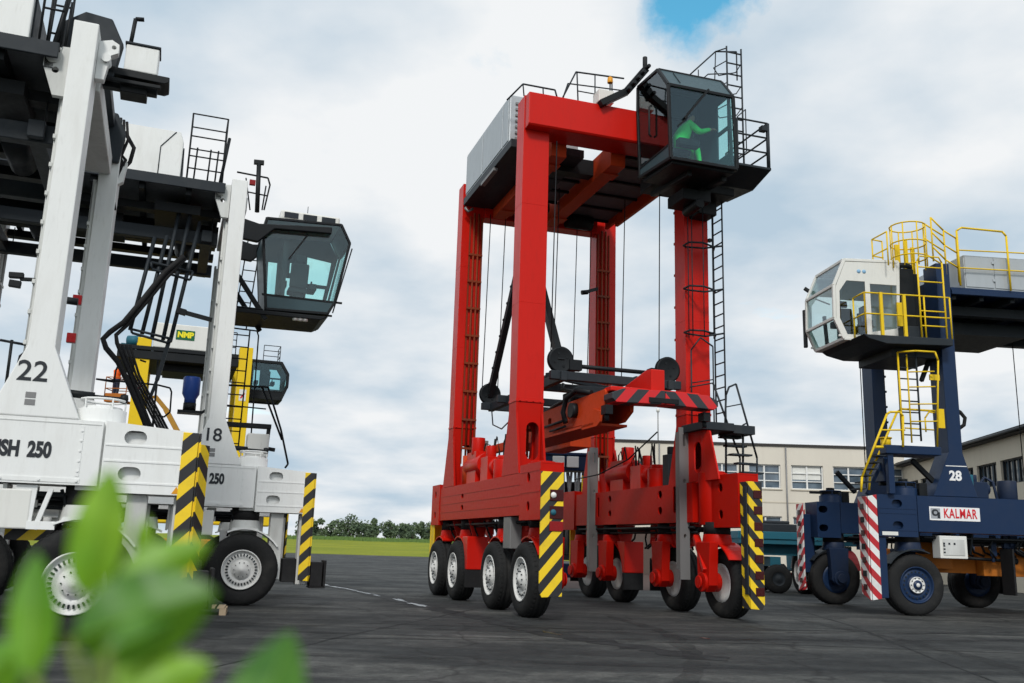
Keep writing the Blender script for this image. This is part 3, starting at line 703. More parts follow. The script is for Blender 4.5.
sp = thing('spreader_root', None, None); bpy.data.objects.remove(sp)
_before = set(bpy.data.objects)
g = G()
pf = [(-5.0, 3.80), (1.3, 3.84), (1.7, 4.02), (1.74, 4.4), (1.7, 4.46), (-5.0, 4.42)]
g.plate('y', 1.36, 1.44, pf, [oval(x, 4.14, .24, .18) for x in (-.3, -1.6, -3.0, -4.4)])
g.plate('y', 1.96, 2.04, pf)
g.box((-5.0, 1.445, 4.36), (1.65, 1.955, 4.41)); g.box((-5.0, 1.30, 3.745), (1.25, 2.10, 3.797)); g.plate('y', 1.30, 1.355, [(.6, 3.70), (1.45, 3.70), (1.6, 3.78), (1.62, 4.0), (1.2, 4.1), (.6, 4.0)])
g.obj('spreader_beam', orange, rd, .012); g = G(); g.box((-5.6, 2.7, 3.80), (-3.6, 3.3, 4.42)); g.box((-4.9, 2.06, 4.0), (-4.5, 2.69, 4.3))
g.obj('spreader_beam', orange, rd, .012)
g = G(); g.plate('y', 2.3, 2.62, [(-.6, 4.42), (2.02, 4.45), (2.02, 4.92), (1.75, 4.94), (-.4, 4.55)]); g.box((1.6, 1.4, 4.4), (1.95, 3.5, 4.5)); g.obj('spreader_arm', red, rd, .02)
for sgn, y0, y1, mm in ((1, 1.32, 2.54, hz_sp2), (-1, 2.545, 3.80, hz_sp)):
    e = y0 if sgn == 1 else y1; i = y1 if sgn == 1 else y0
    g = G(); g.plate('x', 1.75, 2.2, [(e, 4.2), (e, 4.32), (e+sgn*.25, 4.42), (i, 4.44), (i, 4.15), (e+sgn*.1, 4.12)]); g.obj('spreader_head_beam', mm, rd, .015)
g = G(); g.box((2.2, 2.15, 4.17), (2.22, 2.85, 4.28)); g.obj('head_beam_slot', black, rd, .02)
g = G()
for y in (1.3, 3.58): g.box((1.85, y-.08, 3.88), (2.1, y+.08, 4.07)); g.cyl((1.97, y, 3.75), (1.97, y, 3.9), .05, 10)
g.tube(((.9, 1.4, 4.5), (.4, 1.25, 4.62), (-.1, 1.2, 4.5), (-.3, 1.2, 4.2), (-.25, 1.25, 3.95)), .06); g.tube(((.5, 1.5, 4.55), (-.2, 1.4, 4.68), (-.9, 1.4, 4.85), (-1.1, 1.5, 5.0)), .045); g.tube(((.2, 1.6, 4.5), (-.8, 1.5, 4.6), (-1.6, 1.5, 4.55), (-2.5, 1.5, 4.45)), .045); g.tube(((-1.8, 1.3, 4.02), (-.2, 1.25, 4.02)), .035); g.tube(((-1.4, 1.3, 3.88), (-.3, 1.26, 3.88)), .028); g.box((-.9, 1.42, 4.47), (-.4, 1.9, 4.72)); g.cyl((.1, 1.22, 4.2), (.1, 1.35, 4.2), .17, 16)
g.obj('spreader_hoses', black, rd)
for _o in set(bpy.data.objects)-_before: _o.location.z += .26; _o.location.y += .04
g = G(); g.tube(((-4.9, .9, 5.1), (-4.4, .8, 4.6), (-3.6, .8, 4.4), (-2.6, .8, 4.6)), .018); g.tube(((-.6, 3.8, 4.2), (-1.6, 3.5, 3.6), (-3, 3.3, 3.3), (-4.4, 3.2, 3.25)), .018); g.obj('slack_cable', black, rd)
g = G(); p = (-5.5, 4.0, 9.0); g.bar((-5.5, 4.3, 9.1), (-5.3, 3.85, 8.9), .06, .1); g.cyl((-5.3, 3.7, 8.86), (-5.3, 3.9, 8.9), .07, 10); g.obj('camera_arm', black, rd)
# driver
U = lambda px, py, x: Vector(at(px, py, 0, x, RP))
def colour_body(me, regions, mats, default=0):
    """clothing colours by region of one continuous body: regions = [(material index, centre, radius)]"""
    me.materials.clear()
    for m in mats: me.materials.append(m)
    for p in me.polygons:
        p.use_smooth = True; k = default
        for idx, c_, r_ in regions:
            if (Vector(p.center)-Vector(c_)).length < r_: k = idx
        p.material_index = k
J = dict(pel=(1.0, 3.38, 10.84), chest=(1.0, 3.58, 11.22), neck=(1.0, 3.70, 11.44), head=(1.0, 3.77, 11.58), top=(1.0, 3.80, 11.70),
         shl=(1.19, 3.64, 11.37), ell=(1.27, 3.84, 11.14), wrl=(1.27, 4.07, 11.24), hal=(1.26, 4.17, 11.27), shr=(.81, 3.64, 11.37), elr=(.73, 3.74, 11.1), wrr=(.70, 3.95, 10.98), har=(.70, 4.04, 10.97),
         hil=(1.1, 3.42, 10.82), knl=(1.13, 3.84, 10.82), anl=(1.13, 3.92, 10.36), tol=(1.13, 4.1, 10.27), hir=(.9, 3.42, 10.82), knr=(.87, 3.84, 10.82), anr=(.87, 3.92, 10.36), tor=(.87, 4.1, 10.27))
RJ = dict(RAD); RJ.update(pel=.20, chest=.215, shl=.105, shr=.105, ell=.082, elr=.082, wrl=.06, wrr=.06, hil=.13, hir=.13, knl=.09, knr=.09)
me = person('person', '', J, RJ, skin)
colour_body(me, [(1, J['head'], .17), (2, (1.0, 3.72, 11.70), .10), (1, J['hal'], .075), (1, J['har'], .075), (3, J['tol'], .14), (3, J['tor'], .14)], [hiv, skin, hair, black])
pr = bpy.data.objects.new('person', me); COL.objects.link(pr); pr.location = (RP[0]-.17*math.sin(RP[2]), RP[1]+.17*math.cos(RP[2]), .08); pr.rotation_euler = (0, 0, RP[2])
tag(pr, 'person in a bright green jacket seated at the controls inside the red carrier cab', 'person')
def hand(parent, wrist, d, n, side):
    """palm with four unequal bent fingers and a thumb, closed round what it holds"""
    d = Vector(d).normalized(); n = Vector(n).normalized(); sd = d.cross(n); g = G(); w = Vector(wrist)
    g.bar(w, w+d*.09, .085, .03, tuple(n))
    for k, L in enumerate((.062, .075, .07, .055)):
        b = w+d*.085+sd*((k-1.5)*.02); m_ = b+d*L*.55-n*.012; e = m_+d*L*.25-n*L*.5; g.tube((b, m_, e), [.0095, .009, .007], 6)
    t = w+d*.02+sd*.04*side; g.tube((t, t+d*.035+sd*.022*side-n*.01, t+d*.06+sd*.012*side-n*.03), [.011, .010, .008], 6)
    return g.obj('hand', skin, parent)
hand(pr, J['hal'], (0, 1, .1), (0, 0, 1), -1); hand(pr, J['har'], (0, 1, -.1), (0, 0, 1), 1)

# ================================================================== WHITE CARRIERS
def handrail_cage(g, x, y, z, w, h):
    for dx in (0, w):
        g.path([(x+dx, y, z), (x+dx, y, z+h), (x+dx, y+.7, z+h-.05), (x+dx, y+.7, z)], .02)
    for k in (1, .66, .36): g.tube(((x, y, z+h*k), (x+w, y, z+h*k)), .018); g.tube(((x, y+.7, z+h*k-.03), (x+w, y+.7, z+h*k-.03)), .018)
def white_carrier(label, pose, num, zt, dz, texts, hx=-1.42):
    root = thing('straddle_carrier', label, 'straddle carrier', (pose[0], pose[1], 0), pose[2], 'straddle carriers in the yard')
    chassis(root, dict(mat=white, bx=.82, ex=1.95, ez0=1.98, ez1=2.97, end_holes=[(1.25, 2.76, .30, .19), (1.22, 2.25, .30, .19)], taper=.08, ribs=(), eribs=(2.12, 2.42, 2.64),
         px0=-.28, px1=.07, zt=zt, zt_far=zt-.2, pw=.62, fl0=.38, fl1=.42, zf=3.95, chan=whited, far_dx=.2 if num == '22' else 0))
    wheels(root, (.70, -1.42, -4.66, -6.72), RIMW, None, whited, white, k=1.001, yin=.22)
    undercarriage(root, black, whited, light=whited)
    for sd in (0, 1):
        Y = lambda y: y if sd == 0 else WD-y
        hazard_plate(root, sd, hz_w, 2.10, .53, 2.88, True, lamps=False, fl=.22)
        G().box((-.62, Y(.05), 1.45), (.02, Y(.4), 1.98)).obj('control_box', cream, root, .02)
        g = G(); g.box((1.22, Y(.10), .55), (1.5, Y(.45), 1.97)); g.box((1.85, Y(.12), .45), (2.07, Y(.42), 1.97)); g.obj('wheel_guard_post', whited, root, .02)
        g = G(); g.box((1.55, Y(.1), .5), (1.84, Y(.5), 1.0)); g.box((2.16, Y(.06), .42), (2.42, Y(.5), .94)); g.box((2.15, Y(.04), .38), (2.5, Y(.5), .415)); g.box((2.45, Y(.06), .42), (2.5, Y(.5), .98)); g.obj('rubber_flap', rubber, root, .01)
        # steering bar and pump units on the beam
        g = G(); g.cyl((.15, Y(.4), 3.38), (.62, Y(.4), 3.36), .055, 12); g.cyl((.6, Y(.4), 3.36), (1.05, Y(.4), 3.35), .022, 8); g.lathe([(.001, -.06), (.06, -.05), (.075, 0), (.06, .05), (.001, .06)], (1.02, Y(.4), 3.35), 'x', 14); g.obj('steering_cylinder', black, root)
        g = G(); beam_pump(g, -4.1, Y, 2.97, 1.3); beam_pump(g, -2.8, Y, 2.97, 1.0); g.obj('pump_unit', whited, root, .015)
        g = G()
        for k in range(6):
            a = -1.2-k*.5; g.tube(((a, Y(.5), 3.0), (a+.1, Y(.5), 3.5), (a-.3, Y(.4), 3.6), (a-.45, Y(.3), 3.0)), .025, 6)
        g.obj('hydraulic_hoses', rubber, root)
        # bolt rows, seam strips and a warning triangle on the outer face
        yf = Y(0); o_ = -1 if sd == 0 else 1
        g = G(); g.box((-6.6, yf+o_*.001, 2.09), (.59, yf+o_*.008, 2.15))
        for k in range(16): xx = -6.5+k*.47; g.cyl((xx, yf+o_*.002, 2.12), (xx, yf+o_*.022, 2.12), .02, 8)
        g.obj('bolted_flange', white, root)
        g = G(); g.box((.525, yf+o_*.001, 2.18), (.575, yf+o_*.006, 2.88))
        for k in range(5): g.cyl((.55, yf+o_*.002, 2.25+k*.14), (.55, yf+o_*.018, 2.25+k*.14), .014, 8)
        g.obj('bolted_strip', white, root)
        g = G(); g.box((-6.6, yf+o_*.001, 2.90), (.79, yf+o_*.006, 2.912)); g.obj('seam_strip', whited, root)
        g = G(); g.plate('y', yf+o_*.022, yf+o_*.026, [(1.80, 2.0), (1.92, 2.0), (1.86, 2.10)]); g.obj('warning_triangle', amber, root)
    # number and lettering on the near side
    text(num, .40, text_d, 'fleet_number', root, (-.17, -.004, 3.58), (1, 0, 0), bold=.004, squeeze=1.0)
    for zz in (3.12, 3.22): G().box((-.22, -.006, zz), (-.09, -.001, zz+.08)).obj('label_plate', galv, root)
    for body, x, al, sz in texts: text(body, sz, text_d, 'lettering', root, (x, -.004, 2.64 if num == '18' else 2.51), (1, 0, 0), bold=.014, squeeze=.68, align=al)
    # top: deck, engine housing, cross beams, railings
    z = zt-.25+dz
    g = G(); g.box((-6.6, -.05, z-.22), (-.42, .0, z+.02)); g.box((-6.6, .0, z-.06), (-.42, 2.1, z-.0)); g.obj('deck_edge', dgrey, root, .01)
    g = G(); g.box((-6.6, .05, z-.12), (-.45, WD-.05, z-.07)); g.obj('deck_panel', panel, root)
    g = G()
    for x in (-6.2, -5.2, -4.2, -3.2, -2.2, -1.2, -.55): g.box((x-.06, .1, z-.34), (x+.06, WD-.1, z-.125))
    for y in (1.1, 2.3, 3.6, 4.75): g.box((-6.6, y-.14, z-.52), (-.42, y+.14, z-.345))
    g.box((-3.8, 1.5, z-.75), (-2.6, 3.2, z-.53)); g.box((-1.9, .6, z-.62), (-.9, 1.9, z-.40)); g.obj('deck_frame', black, root)
    g = G(); g.cyl((-4.5, 2.0, z-.75), (-4.5, 3.3, z-.75), .22, 18); g.cyl((-1.2, 2.0, z-.75), (-1.2, 3.3, z-.75), .22, 18); g.obj('winch_drum', black, root)
    for x0, x1 in ((-.36, .13), (-5.95, -5.4)):
        g = G(); g.plate('x', x0, x1, [(.63, z-.34), (WD-.63, z-.34), (WD-.63, z+.0), (.63, z+.0)]); g.obj('cross_beam', whited, root, .02)
    g = G(); g.plate('y', .10, 2.0, [(-6.5, z+.04), (hx, z+.04), (hx, z+.9), (hx-.08, z+1.14), (-6.5, z+1.16)]); hs = g.obj('engine_housing', white, root, .02)
    g = G(); g.path([(hx-.48, .095, z+.05), (hx-.48, .095, z+.72), (hx-.18, .095, z+1.12)], .012); g.path([(-3.4, .095, z+.05), (-3.4, .095, z+1.14)], .012); g.obj('door_seam', dgrey, hs)
    g = G(); g.box((hx+.003, .2, z+.1), (hx+.03, 1.9, z+.8)); g.obj('louvre', dgrey, hs)
    g = G(); handrail_cage(g, hx+.14, .08, z+.02, .78 if hx < -1 else .30, 1.62)
    for dx in (.15, .45, .62): g.path([(hx+.14+dx*(1 if hx < -1 else .5), .4, z+.05), (hx+.16+dx*(1 if hx < -1 else .5), .4, z+.95)], .022)
    g.path([(-.55, .3, z+.05), (-.42, .5, z+1.35)], .04)
    g.obj('railing', black, root)
    g = G(); g.plate('y', .1, .2, [(-.29, z+.05), (-.62, z+.02), (-.62, z-.3), (-.45, z-.75), (-.29, z-.75)], [oval(-.45, z-.35, .1, .1)]); g.cyl((-.5, .08, z-.15), (-.5, .3, z-.15), .1, 12); g.cyl((-.47, .08, z+.0), (-.47, .3, z+.0), .07, 12); g.obj('hoist_bracket', whited, root, .03)
    # cables inside the frame
    for x, y in ((-.6, .9), (-.6, 3.9), (-5.2, .9), (-5.2, 3.9)): G().tube(((x, y, z-1.0), (x, y, z-.5)), .014, 6).obj('hoist_cable', black, root)
    # spreader and lifting frame between the legs
    g = G()
    for y in (1.05, 3.85): g.bar((-5.5, y, z-1.05), (-.45, y, z-1.05), .22, .3)
    for x in (-5.4, -.7): g.bar((x, .8, z-1.03), (x, 4.1, z-1.03), .24, .28)
    fo = g.obj('lifting_frame', dgrey, root, .015)
    return root, z
W22 = (-6.466, 12.822, .35); W18 = (-6.296, 20.389, .348)
w22, z22 = white_carrier('large white straddle carrier numbered 22, at the left edge behind the green leaves', W22, '22', 8.97, -.22, [('USH', -.20, 'RIGHT', .285), ('250', -.10, 'LEFT', .285)], hx=-.86)
w18, z18 = white_carrier('white straddle carrier numbered 18 on its leg, with a dark glass cab', W18, '18', 9.52, .07, [('250', 0, 'CENTER', .30)])
# --- what only carrier 22 has: end platform with box, dark hood over the mast, camera arm
g = G(); g.plate('y', .64, 1.12, [(.14, 8.52), (1.05, 8.50), (1.12, 8.54), (1.12, 8.62), (.14, 8.64)]); g.box((.14, .64, 8.40), (1.0, .70, 8.46)); g.box((.40, .75, 8.30), (.80, 1.1, 8.51)); g.box((.14, .8, 8.36), (.95, .95, 8.46)); g.obj('end_platform', black, w22, .01)
g = G(); g.box((.42, .70, 8.65), (.92, 1.1, 9.10)); b = g.obj('equipment_box', white, w22, .02); G().box((.40, .68, 9.105), (.94, 1.12, 9.14)).obj('box_lid', dgrey, b, .01)
g = G(); g.path([(.46, .9, 9.14), (.49, .9, 9.66), (.62, .9, 9.68)], .035); g.obj('signal_post', black, w22)
g = G(); g.plate('y', .64, .80, [(-.52, 8.5), (.30, 8.45), (.38, 9.05), (.18, 9.44), (-.22, 9.48), (-.55, 9.22)]); g.plate('y', 4.2, 4.3, [(-.42, 8.4), (.25, 8.4), (.32, 9.0), (.14, 9.40), (-.22, 9.44), (-.46, 9.2)]); g.box((-.3, .805, 9.1), (.1, 4.19, 9.3)); g.obj('mast_hood', dgrey, w22, .02)
g = G(); g.plate('y', .25, .40, [(.075, 8.2), (.20, 8.2), (.26, 8.62), (.36, 8.68), (.36, 8.82), (.25, 8.88), (.075, 8.82)], [oval(.29, 8.76, .07, .07)]); g.plate('y', 4.4, 4.55, [(.075, 7.9), (.36, 8.1), (.40, 8.5), (.3, 8.6), (.075, 8.5)], [oval(.32, 8.45, .08, .08)]); g.cyl((.2, .2, 8.55), (.2, .45, 8.55), .07, 14); g.obj('lifting_lug', white, w22, .01)
Q = lambda px, py, y: at(px, py, 1, y, W22)
g = G(); g.bar(Q(37, 280, .3), Q(20, 279, .3), .06, .05); g.bar(Q(24, 276, .3), Q(9, 275, .3), .1, .08); g.bar(Q(21, 285, .3), Q(9, 283, .3), .09, .1); g.obj('camera_arm', black, w22, .01)
g = G(); g.path([Q(0, 340, .3), Q(27, 345, .3)], .02); g.path([Q(12, 340, .3), Q(6, 385, .3)], .022); g.tube((Q(28, 350, .3), Q(20, 356, .3), Q(17, 368, .3), Q(18, 380, .3)), .018); g.obj('handrail', black, w22)
g = G()
for k in range(6):
    y0 = 4.4; g.tube((Q(112+k*3, 112+k*2, y0), Q(108+k*4, 140, y0), Q(126-k*3, 160+k*4, y0), Q(110+k, 185+k*5, y0)), .03, 6)
g.tube((Q(125, 132, 4.6), Q(134, 148, 4.6), Q(130, 162, 4.6), Q(122, 170, 4.6)), .04, 8); g.obj('hydraulic_hoses', rubber, w22)
hz_w2 = stripes('hazard_wrap', (.85, .58, .01), (.015, .015, .017), (.55, .8, 1), .42, .05)
g = G(); g.plate('z', .62, 2.72, [(2.14, -.03), (2.27, .15), (2.24, .17), (2.12, 0)]); g.obj('hazard_plate', hz_w2, w22, .004)
# lattice between the masts
g = G(); g.cyl(Q(64, 300, 2.0), Q(78, 302, 2.0), .06, 10); g.obj('cross_rod', black, w22)
for px, py in ((76, 300), (70, 338)): p = Q(px, py, 2.2); G().box((p[0]-.05, p[1]-.05, p[2]-.08), (p[0]+.09, p[1]+.05, p[2]+.08)).obj('marker_lamp', lensr, w22, .01)
# underside fittings of 22 by the wheel
g = G()
for x0 in (-.55, -.05): g.plate('y', .06, .12, [(x0-.13, 2.04), (x0+.13, 2.04), (x0+.10, 1.5), (x0-.10, 1.5)], [oval(x0, 1.85, .1, .12)])
g.box((-.78, .04, 1.32), (-.36, .2, 1.5)); g.box((-.62, .06, 1.12), (-.5, .18, 1.31)); g.bar((.25, .1, 2.0), (.1, .1, 1.45), .09, .06); g.box((0, .05, 1.45), (.35, .14, 1.56))
g.obj('spring_bracket', white, w22, .01)
G().box((-.3, .45, 1.30), (.5, .5, 1.52)).obj('striped_plate', hz_w, w22)
# --- what only carrier 18 has: cab, deck rails, access ladder, hose loop, blue canister
CABW = [(.97, 7.28), (2.58, 7.33), (2.74, 7.66), (3.04, 9.36), (2.78, 9.85), (.80, 9.75), (.74, 9.3)]
cab(w18, CABW, 3.15, 4.75, black, cream, (1, 2), cabglass, cabglass, 7.66, .07, roof_edges=(4,), sidemat=slate)
g = G(); g.box((1.15, 3.25, 9.84), (2.75, 4.65, 10.10)); b = g.obj('roof_unit', cream, w18, .05)
g = G()
for k in range(3): g.box((1.25+k*.5, 3.235, 9.88), (1.62+k*.5, 3.249, 10.04))
g.obj('louvre', dgrey, b)
g = G(); g.cyl((1.5, 3.6, 10.1), (1.5, 3.6, 10.16), .05, 10); g.cyl((2.4, 3.6, 10.1), (2.4, 3.6, 10.16), .05, 10); g.cyl((1.9, 3.6, 10.1), (1.9, 3.6, 10.4), .01, 6); g.obj('roof_antenna', dgrey, b)
g = G(); g.plate('y', 2.92, 3.08, [(.05, 9.05), (.6, 9.0), (1.0, 9.42), (2.5, 9.5), (2.5, 9.68), (.6, 9.5), (.05, 9.62)]); g.plate('y', 4.82, 4.95, [(.05, 9.05), (.6, 9.0), (1.0, 9.42), (2.5, 9.5), (2.5, 9.68), (.6, 9.5), (.05, 9.62)]); g.obj('cab_carrier_arm', black, w18, .02)
g = G(); g.bar((1.9, 3.12, 9.45), (1.45, 3.12, 8.7), .04); g.obj('wiper', black, w18)
g = G(); g.plate('y', 4.66, 4.70, [(1.0, 7.3), (2.5, 7.35), (2.66, 7.65), (2.98, 9.34), (2.72, 9.8), (.84, 9.7)], [[(1.1, 7.85), (1.35, 7.85), (1.35, 9.0), (1.05, 9.0)], [(1.65, 8.75), (1.95, 8.75), (1.95, 9.05), (1.65, 9.05)], [(2.12, 8.5), (2.72, 8.5), (2.80, 9.2), (2.12, 9.28)], [(2.12, 7.85), (2.60, 7.85), (2.68, 8.4), (2.12, 8.4)], [(1.42, 7.9), (1.7, 7.9), (1.7, 8.6), (1.42, 8.6)]]); g.obj('rear_wall', black, w18)
seat(w18, 1.8, 3.8, 7.55)
g = G(); g.box((1.0, 3.2, 7.5), (2.6, 4.7, 7.56)); g.box((1.3, 3.2, 7.56), (1.42, 4.7, 9.2)); g.box((1.85, 4.3, 7.56), (2.1, 4.5, 8.6)); g.obj('cab_interior', seat_m, w18)
g = G(); g.plate('y', 3.1, 4.8, [(.1, 7.10), (2.4, 7.13), (2.6, 7.24), (.1, 7.22)]); g.box((.1, 3.1, 7.225), (.9, 4.8, 7.27)); g.bar((.2, 3.2, 8.1), (1.0, 3.2, 7.0), .12); g.bar((.2, 4.7, 8.1), (1.0, 4.7, 7.0), .12); g.obj('cab_floor', black, w18, .02)
for k in range(3): G().lathe([(.001, -.07), (.07, -.06), (.075, 0)], (1.75+k*.13, 3.2, 7.13), 'z', 12).obj('work_lamp', lensw, w18)
g = G(); g.tube(((2.70, 3.10, 7.35), (2.84, 3.08, 8.0), (3.10, 3.08, 9.2)), .018); g.tube(((2.5, 4.8, 7.2), (2.75, 4.8, 7.7)), .03); g.obj('cab_guard_rail', black, w18)
Q = lambda px, py, y: at(px, py, 1, y, W18)
g = G(); g.path([Q(237, 172, .9), Q(268, 178, .9), Q(270, 185, .9), Q(264, 210, .9)], .022); g.path([Q(259, 163, .9), Q(257, 212, .9)], .06); g.bar(Q(254, 162, .9), Q(264, 163, .9), .1, .1); g.path([Q(248, 192, .9), Q(268, 196, .9)], .018); g.path([Q(246, 178, .9), Q(250, 210, .9)], .018)
g.path([Q(266, 186, 1.4), Q(262, 210, 1.4)], .02); g.obj('deck_railing', black, w18)
p = Q(252, 183, .9); G().box((p[0]-.06, p[1]-.05, p[2]-.05), (p[0]+.08, p[1]+.05, p[2]+.07)).obj('marker_lamp', lensr, w18)
g = G(); ladder(g, Q(246, 330, 4.95), Q(262, 235, 4.95), (-.35, 0, 0), .016, .3); ladder(g, Q(238, 450, 4.95), Q(250, 330, 4.95), (-.62, 0, 0), .018, .33); g.obj('ladder', black, w18)
g = G(); g.path([Q(233, 328, 4.95), Q(257, 331, 4.95), Q(258.5, 336, 4.95), Q(250, 450, 4.95)], .022); g.path([Q(225, 385, 4.9), Q(268, 387, 4.9), Q(281, 430, 4.9), Q(288, 464, 4.9), Q(285, 468, 4.9)], .03); g.path([Q(262, 387, 4.9), Q(282, 440, 4.9)], .03); g.path([Q(225, 405, 4.9), Q(266, 409, 4.9)], .02); g.obj('stair_railing', black, w18)
g = G(); g.bar(Q(224, 424, 4.7), Q(271, 427, 4.7), .22, .12); g.bar(Q(269, 427, 4.7), Q(266, 450, 4.7), .12, .1); g.bar(Q(263, 448, 4.7), Q(275, 450, 4.7), .08, .1); g.obj('landing', black, w18, .01)
g = G(); p = Q(258, 446, 4.4); g.box((p[0]-.3, p[1]-.3, p[2]-.3), (p[0]+.25, p[1]+.3, p[2]+.3)); g.obj('control_box', whited, w18, .02)
# sloping cylinder bank hanging below the deck
g = G(); yb = .75
for a, b in (((155, 237), (130, 330)), ((167, 236), (142, 334)), ((181, 204), (152, 338)), ((192, 206), (163, 340)), ((200, 222), (170, 342))): g.tube((Q(*a, yb), Q(*b, yb)), .045, 8)
for q in ([(151, 262), (193, 272), (190, 280), (152, 269)], [(131, 329), (172, 339), (168, 343), (132, 333)]): g.path([Q(*k, yb-.06) for k in q]+[Q(*q[0], yb-.06)], .03)
g.bar(Q(170, 338, yb), Q(157, 380, yb), .09); g.bar(Q(157, 380, yb), Q(150, 398, yb), .07)
g.obj('cylinder_rack', dgrey, w18)
g = G(); g.tube([Q(*k, .45) for k in ((184, 256), (165, 272), (145, 297), (124, 322), (110, 332), (103, 339), (106, 348), (118, 362), (128, 382), (140, 410), (152, 440))], .06, 8); g.tube([Q(*k, .5) for k in ((186, 258), (168, 276), (148, 300), (126, 326), (116, 335), (117, 343), (124, 360), (134, 384), (148, 420), (158, 446))], .045, 8)
for k in range(4): g.tube([Q(*k2, .6) for k2 in ((118+k*4, 345), (130+k*3, 375), (146+k*3, 405), (160+k*3, 432), (170+k*3, 448))], .03, 6)
g.obj('hose_loop', rubber, w18)
g = G(); g.bar(Q(179, 311, .7), Q(212, 320, .7), .09); g.bar(Q(176, 310, .7), Q(186, 313, .7), .13); g.obj('tie_rod', black, w18)
g = G(); 
for q in ([(96, 379), (114, 382), (116, 370), (121, 360)], [(96, 379), (158, 385), (170, 388), (171.5, 392), (170, 412), (164, 417), (156, 415)], [(157, 384), (150, 447)], [(158, 360), (152, 440)], [(140, 360), (146, 362)]): g.path([Q(*k, 1.2) for k in q], .022)
g.obj('handrail', black, w18)
p = Q(191, 392, 1.0); g = G(); g.lathe([(.001, .34), (.17, .34), (.19, .31), (.19, -.05), (.13, -.16), (.13, -.26), (.001, -.26)], p, 'z', 24); cn = g.obj('oil_canister', paint('blue_canister', (.02, .06, .26), .35), w18)
g = G(); g.cyl((p[0], p[1], p[2]-.42), (p[0], p[1], p[2]-.26), .14, 16); g.box((p[0]-.25, p[1]-.2, p[2]-.5), (p[0]+.28, p[1]+.2, p[2]-.44)); g.bar((p[0]+.25, p[1], p[2]-.47), (p[0]+.5, p[1], p[2]-.3), .06); g.obj('canister_bracket', black, w18)

# ================================================================== BLUE CARRIER
BP = (10.432, 28.919, 3.262)
bl = thing('straddle_carrier', 'dark blue straddle carrier numbered 28 with a white cab and yellow handrails', 'straddle carrier', (BP[0], BP[1], 0), BP[2], 'straddle carriers in the yard')
chassis(bl, dict(mat=blue, bx=.62, ex=1.70, ez0=1.92, ez1=2.96, end_holes=[(1.18, 2.74, .28, .2), (1.18, 2.2, .28, .2)], ribs=(), eribs=(2.08, 2.5, 2.62),
     px0=-.72, px1=-.34, zt=9.2, zt_far=9.0, pw=.62, fl0=.33, fl1=.5, zf=4.1, chan=navy2, far_dx=-.33, far_sd=0, len=7.2))
wheels(bl, (.72, -3.75), RIMB, HUBW, navy2, dgrey)
undercarriage(bl, black, navy2, light=black)
Yn = WD
for sd, m_ in ((1, hz_bl), (0, hz_bl2)):
    Y = lambda y: y if sd == 0 else WD-y
    q_ = -.33 if sd == 0 else 0
    g = G(); g.plate('y', Y(-.03), Y(.0), [(1.72+q_, .4), (1.96+q_, .36), (1.96+q_, 2.9), (1.72+q_, 2.95)]); g.obj('hazard_plate', m_, bl, .006)
    g = G(); g.plate('x', 1.965+q_, 2.0+q_, [(Y(.0), .36), (Y(.42), .5), (Y(.42), 2.9), (Y(0), 2.9)]); g.obj('hazard_plate', m_, bl, .006)
    for k in range(7): z = .6+k*.33; G().box((2.002+q_, Y(.12), z), (2.02+q_, Y(.3), z+.14)).obj('tail_lamp', black if k % 2 else lensd, bl, .008)
    g = G(); g.box((1.5+q_, Y(.03), .42), (1.71+q_, Y(.12), 1.91)); g.box((1.6+q_, Y(.13), .9), (1.9+q_, Y(.3), 2.6)); g.obj('plate_bracket', blue, bl, .01)
    g = G(); beam_pump(g, -1.25, Y, 2.97, .75); beam_pump(g, -3.2, Y, 2.97, .9); g.cyl((-2.15, Y(.4), 2.97), (-2.15, Y(.4), 3.45), .24, 18); g.obj('pump_unit', navy2, bl, .015)
    g = G(); g.cyl((.75, Y(.4), 3.2), (.75, Y(.4), 3.32), .24, 20); g.cyl((.75, Y(.4), 3.32), (.75, Y(.4), 3.4), .12, 16); g.box((.2, Y(.2), 2.97), (.42, Y(.5), 3.3)); g.bar((.5, Y(.4), 3.25), (1.4, Y(.4), 3.25), .08); g.bar((-.1, Y(.3), 3.3), (.5, Y(.35), 3.9), .12); g.obj('steering_gear', black, bl, .01)
G().box((-.98, Yn-.3, 2.97), (-.72, Yn-.02, 3.55)).obj('valve_box', teal, bl, .02)
text('28', .34, text_w, 'fleet_number', bl, (-.47, WD+.004, 3.49), (-1, 0, 0), bold=.012)
G().box((-.80, WD+.001, 3.74), (-.22, WD+.004, 3.76)).obj('white_line', text_w, bl)
g = G(); g.box((-1.06, WD+.001, 2.36), (.31, WD+.010, 2.70)); sg_ = g.obj('name_board', text_w, bl)
text('KALMAR', .33, text_r, 'lettering', sg_, (-.52, WD+.014, 2.53), (-1, 0, 0), bold=.006, squeeze=.66, space=1.12)
g = G(); g.box((.02, WD+.011, 2.40), (.28, WD+.013, 2.66)); g.obj('emblem', paint('emblem_grey', (.35, .37, .40), .5), sg_)
g = G(); g.plate('y', WD+.0145, WD+.0165, oval(.16, 2.55, .19, .17), [oval(.15, 2.55, .10, .08)]); g.box((.03, WD+.0145, 2.41), (.10, WD+.0165, 2.56)); g.obj('emblem_mark', text_d, sg_)
G().box((1.2, WD+.03, 1.95), (1.62, WD+.034, 2.04)).obj('sticker', cream, bl)
g = G(); g.box((-.66, Yn-.35, 1.42), (.08, Yn+.0, 1.98)); cb = g.obj('control_box', cream, bl, .015); g = G(); g.box((-.58, Yn+.002, 1.5), (0.0, Yn+.014, 1.9)); d = g.obj('box_door', whited, cb, .006)
g = G()
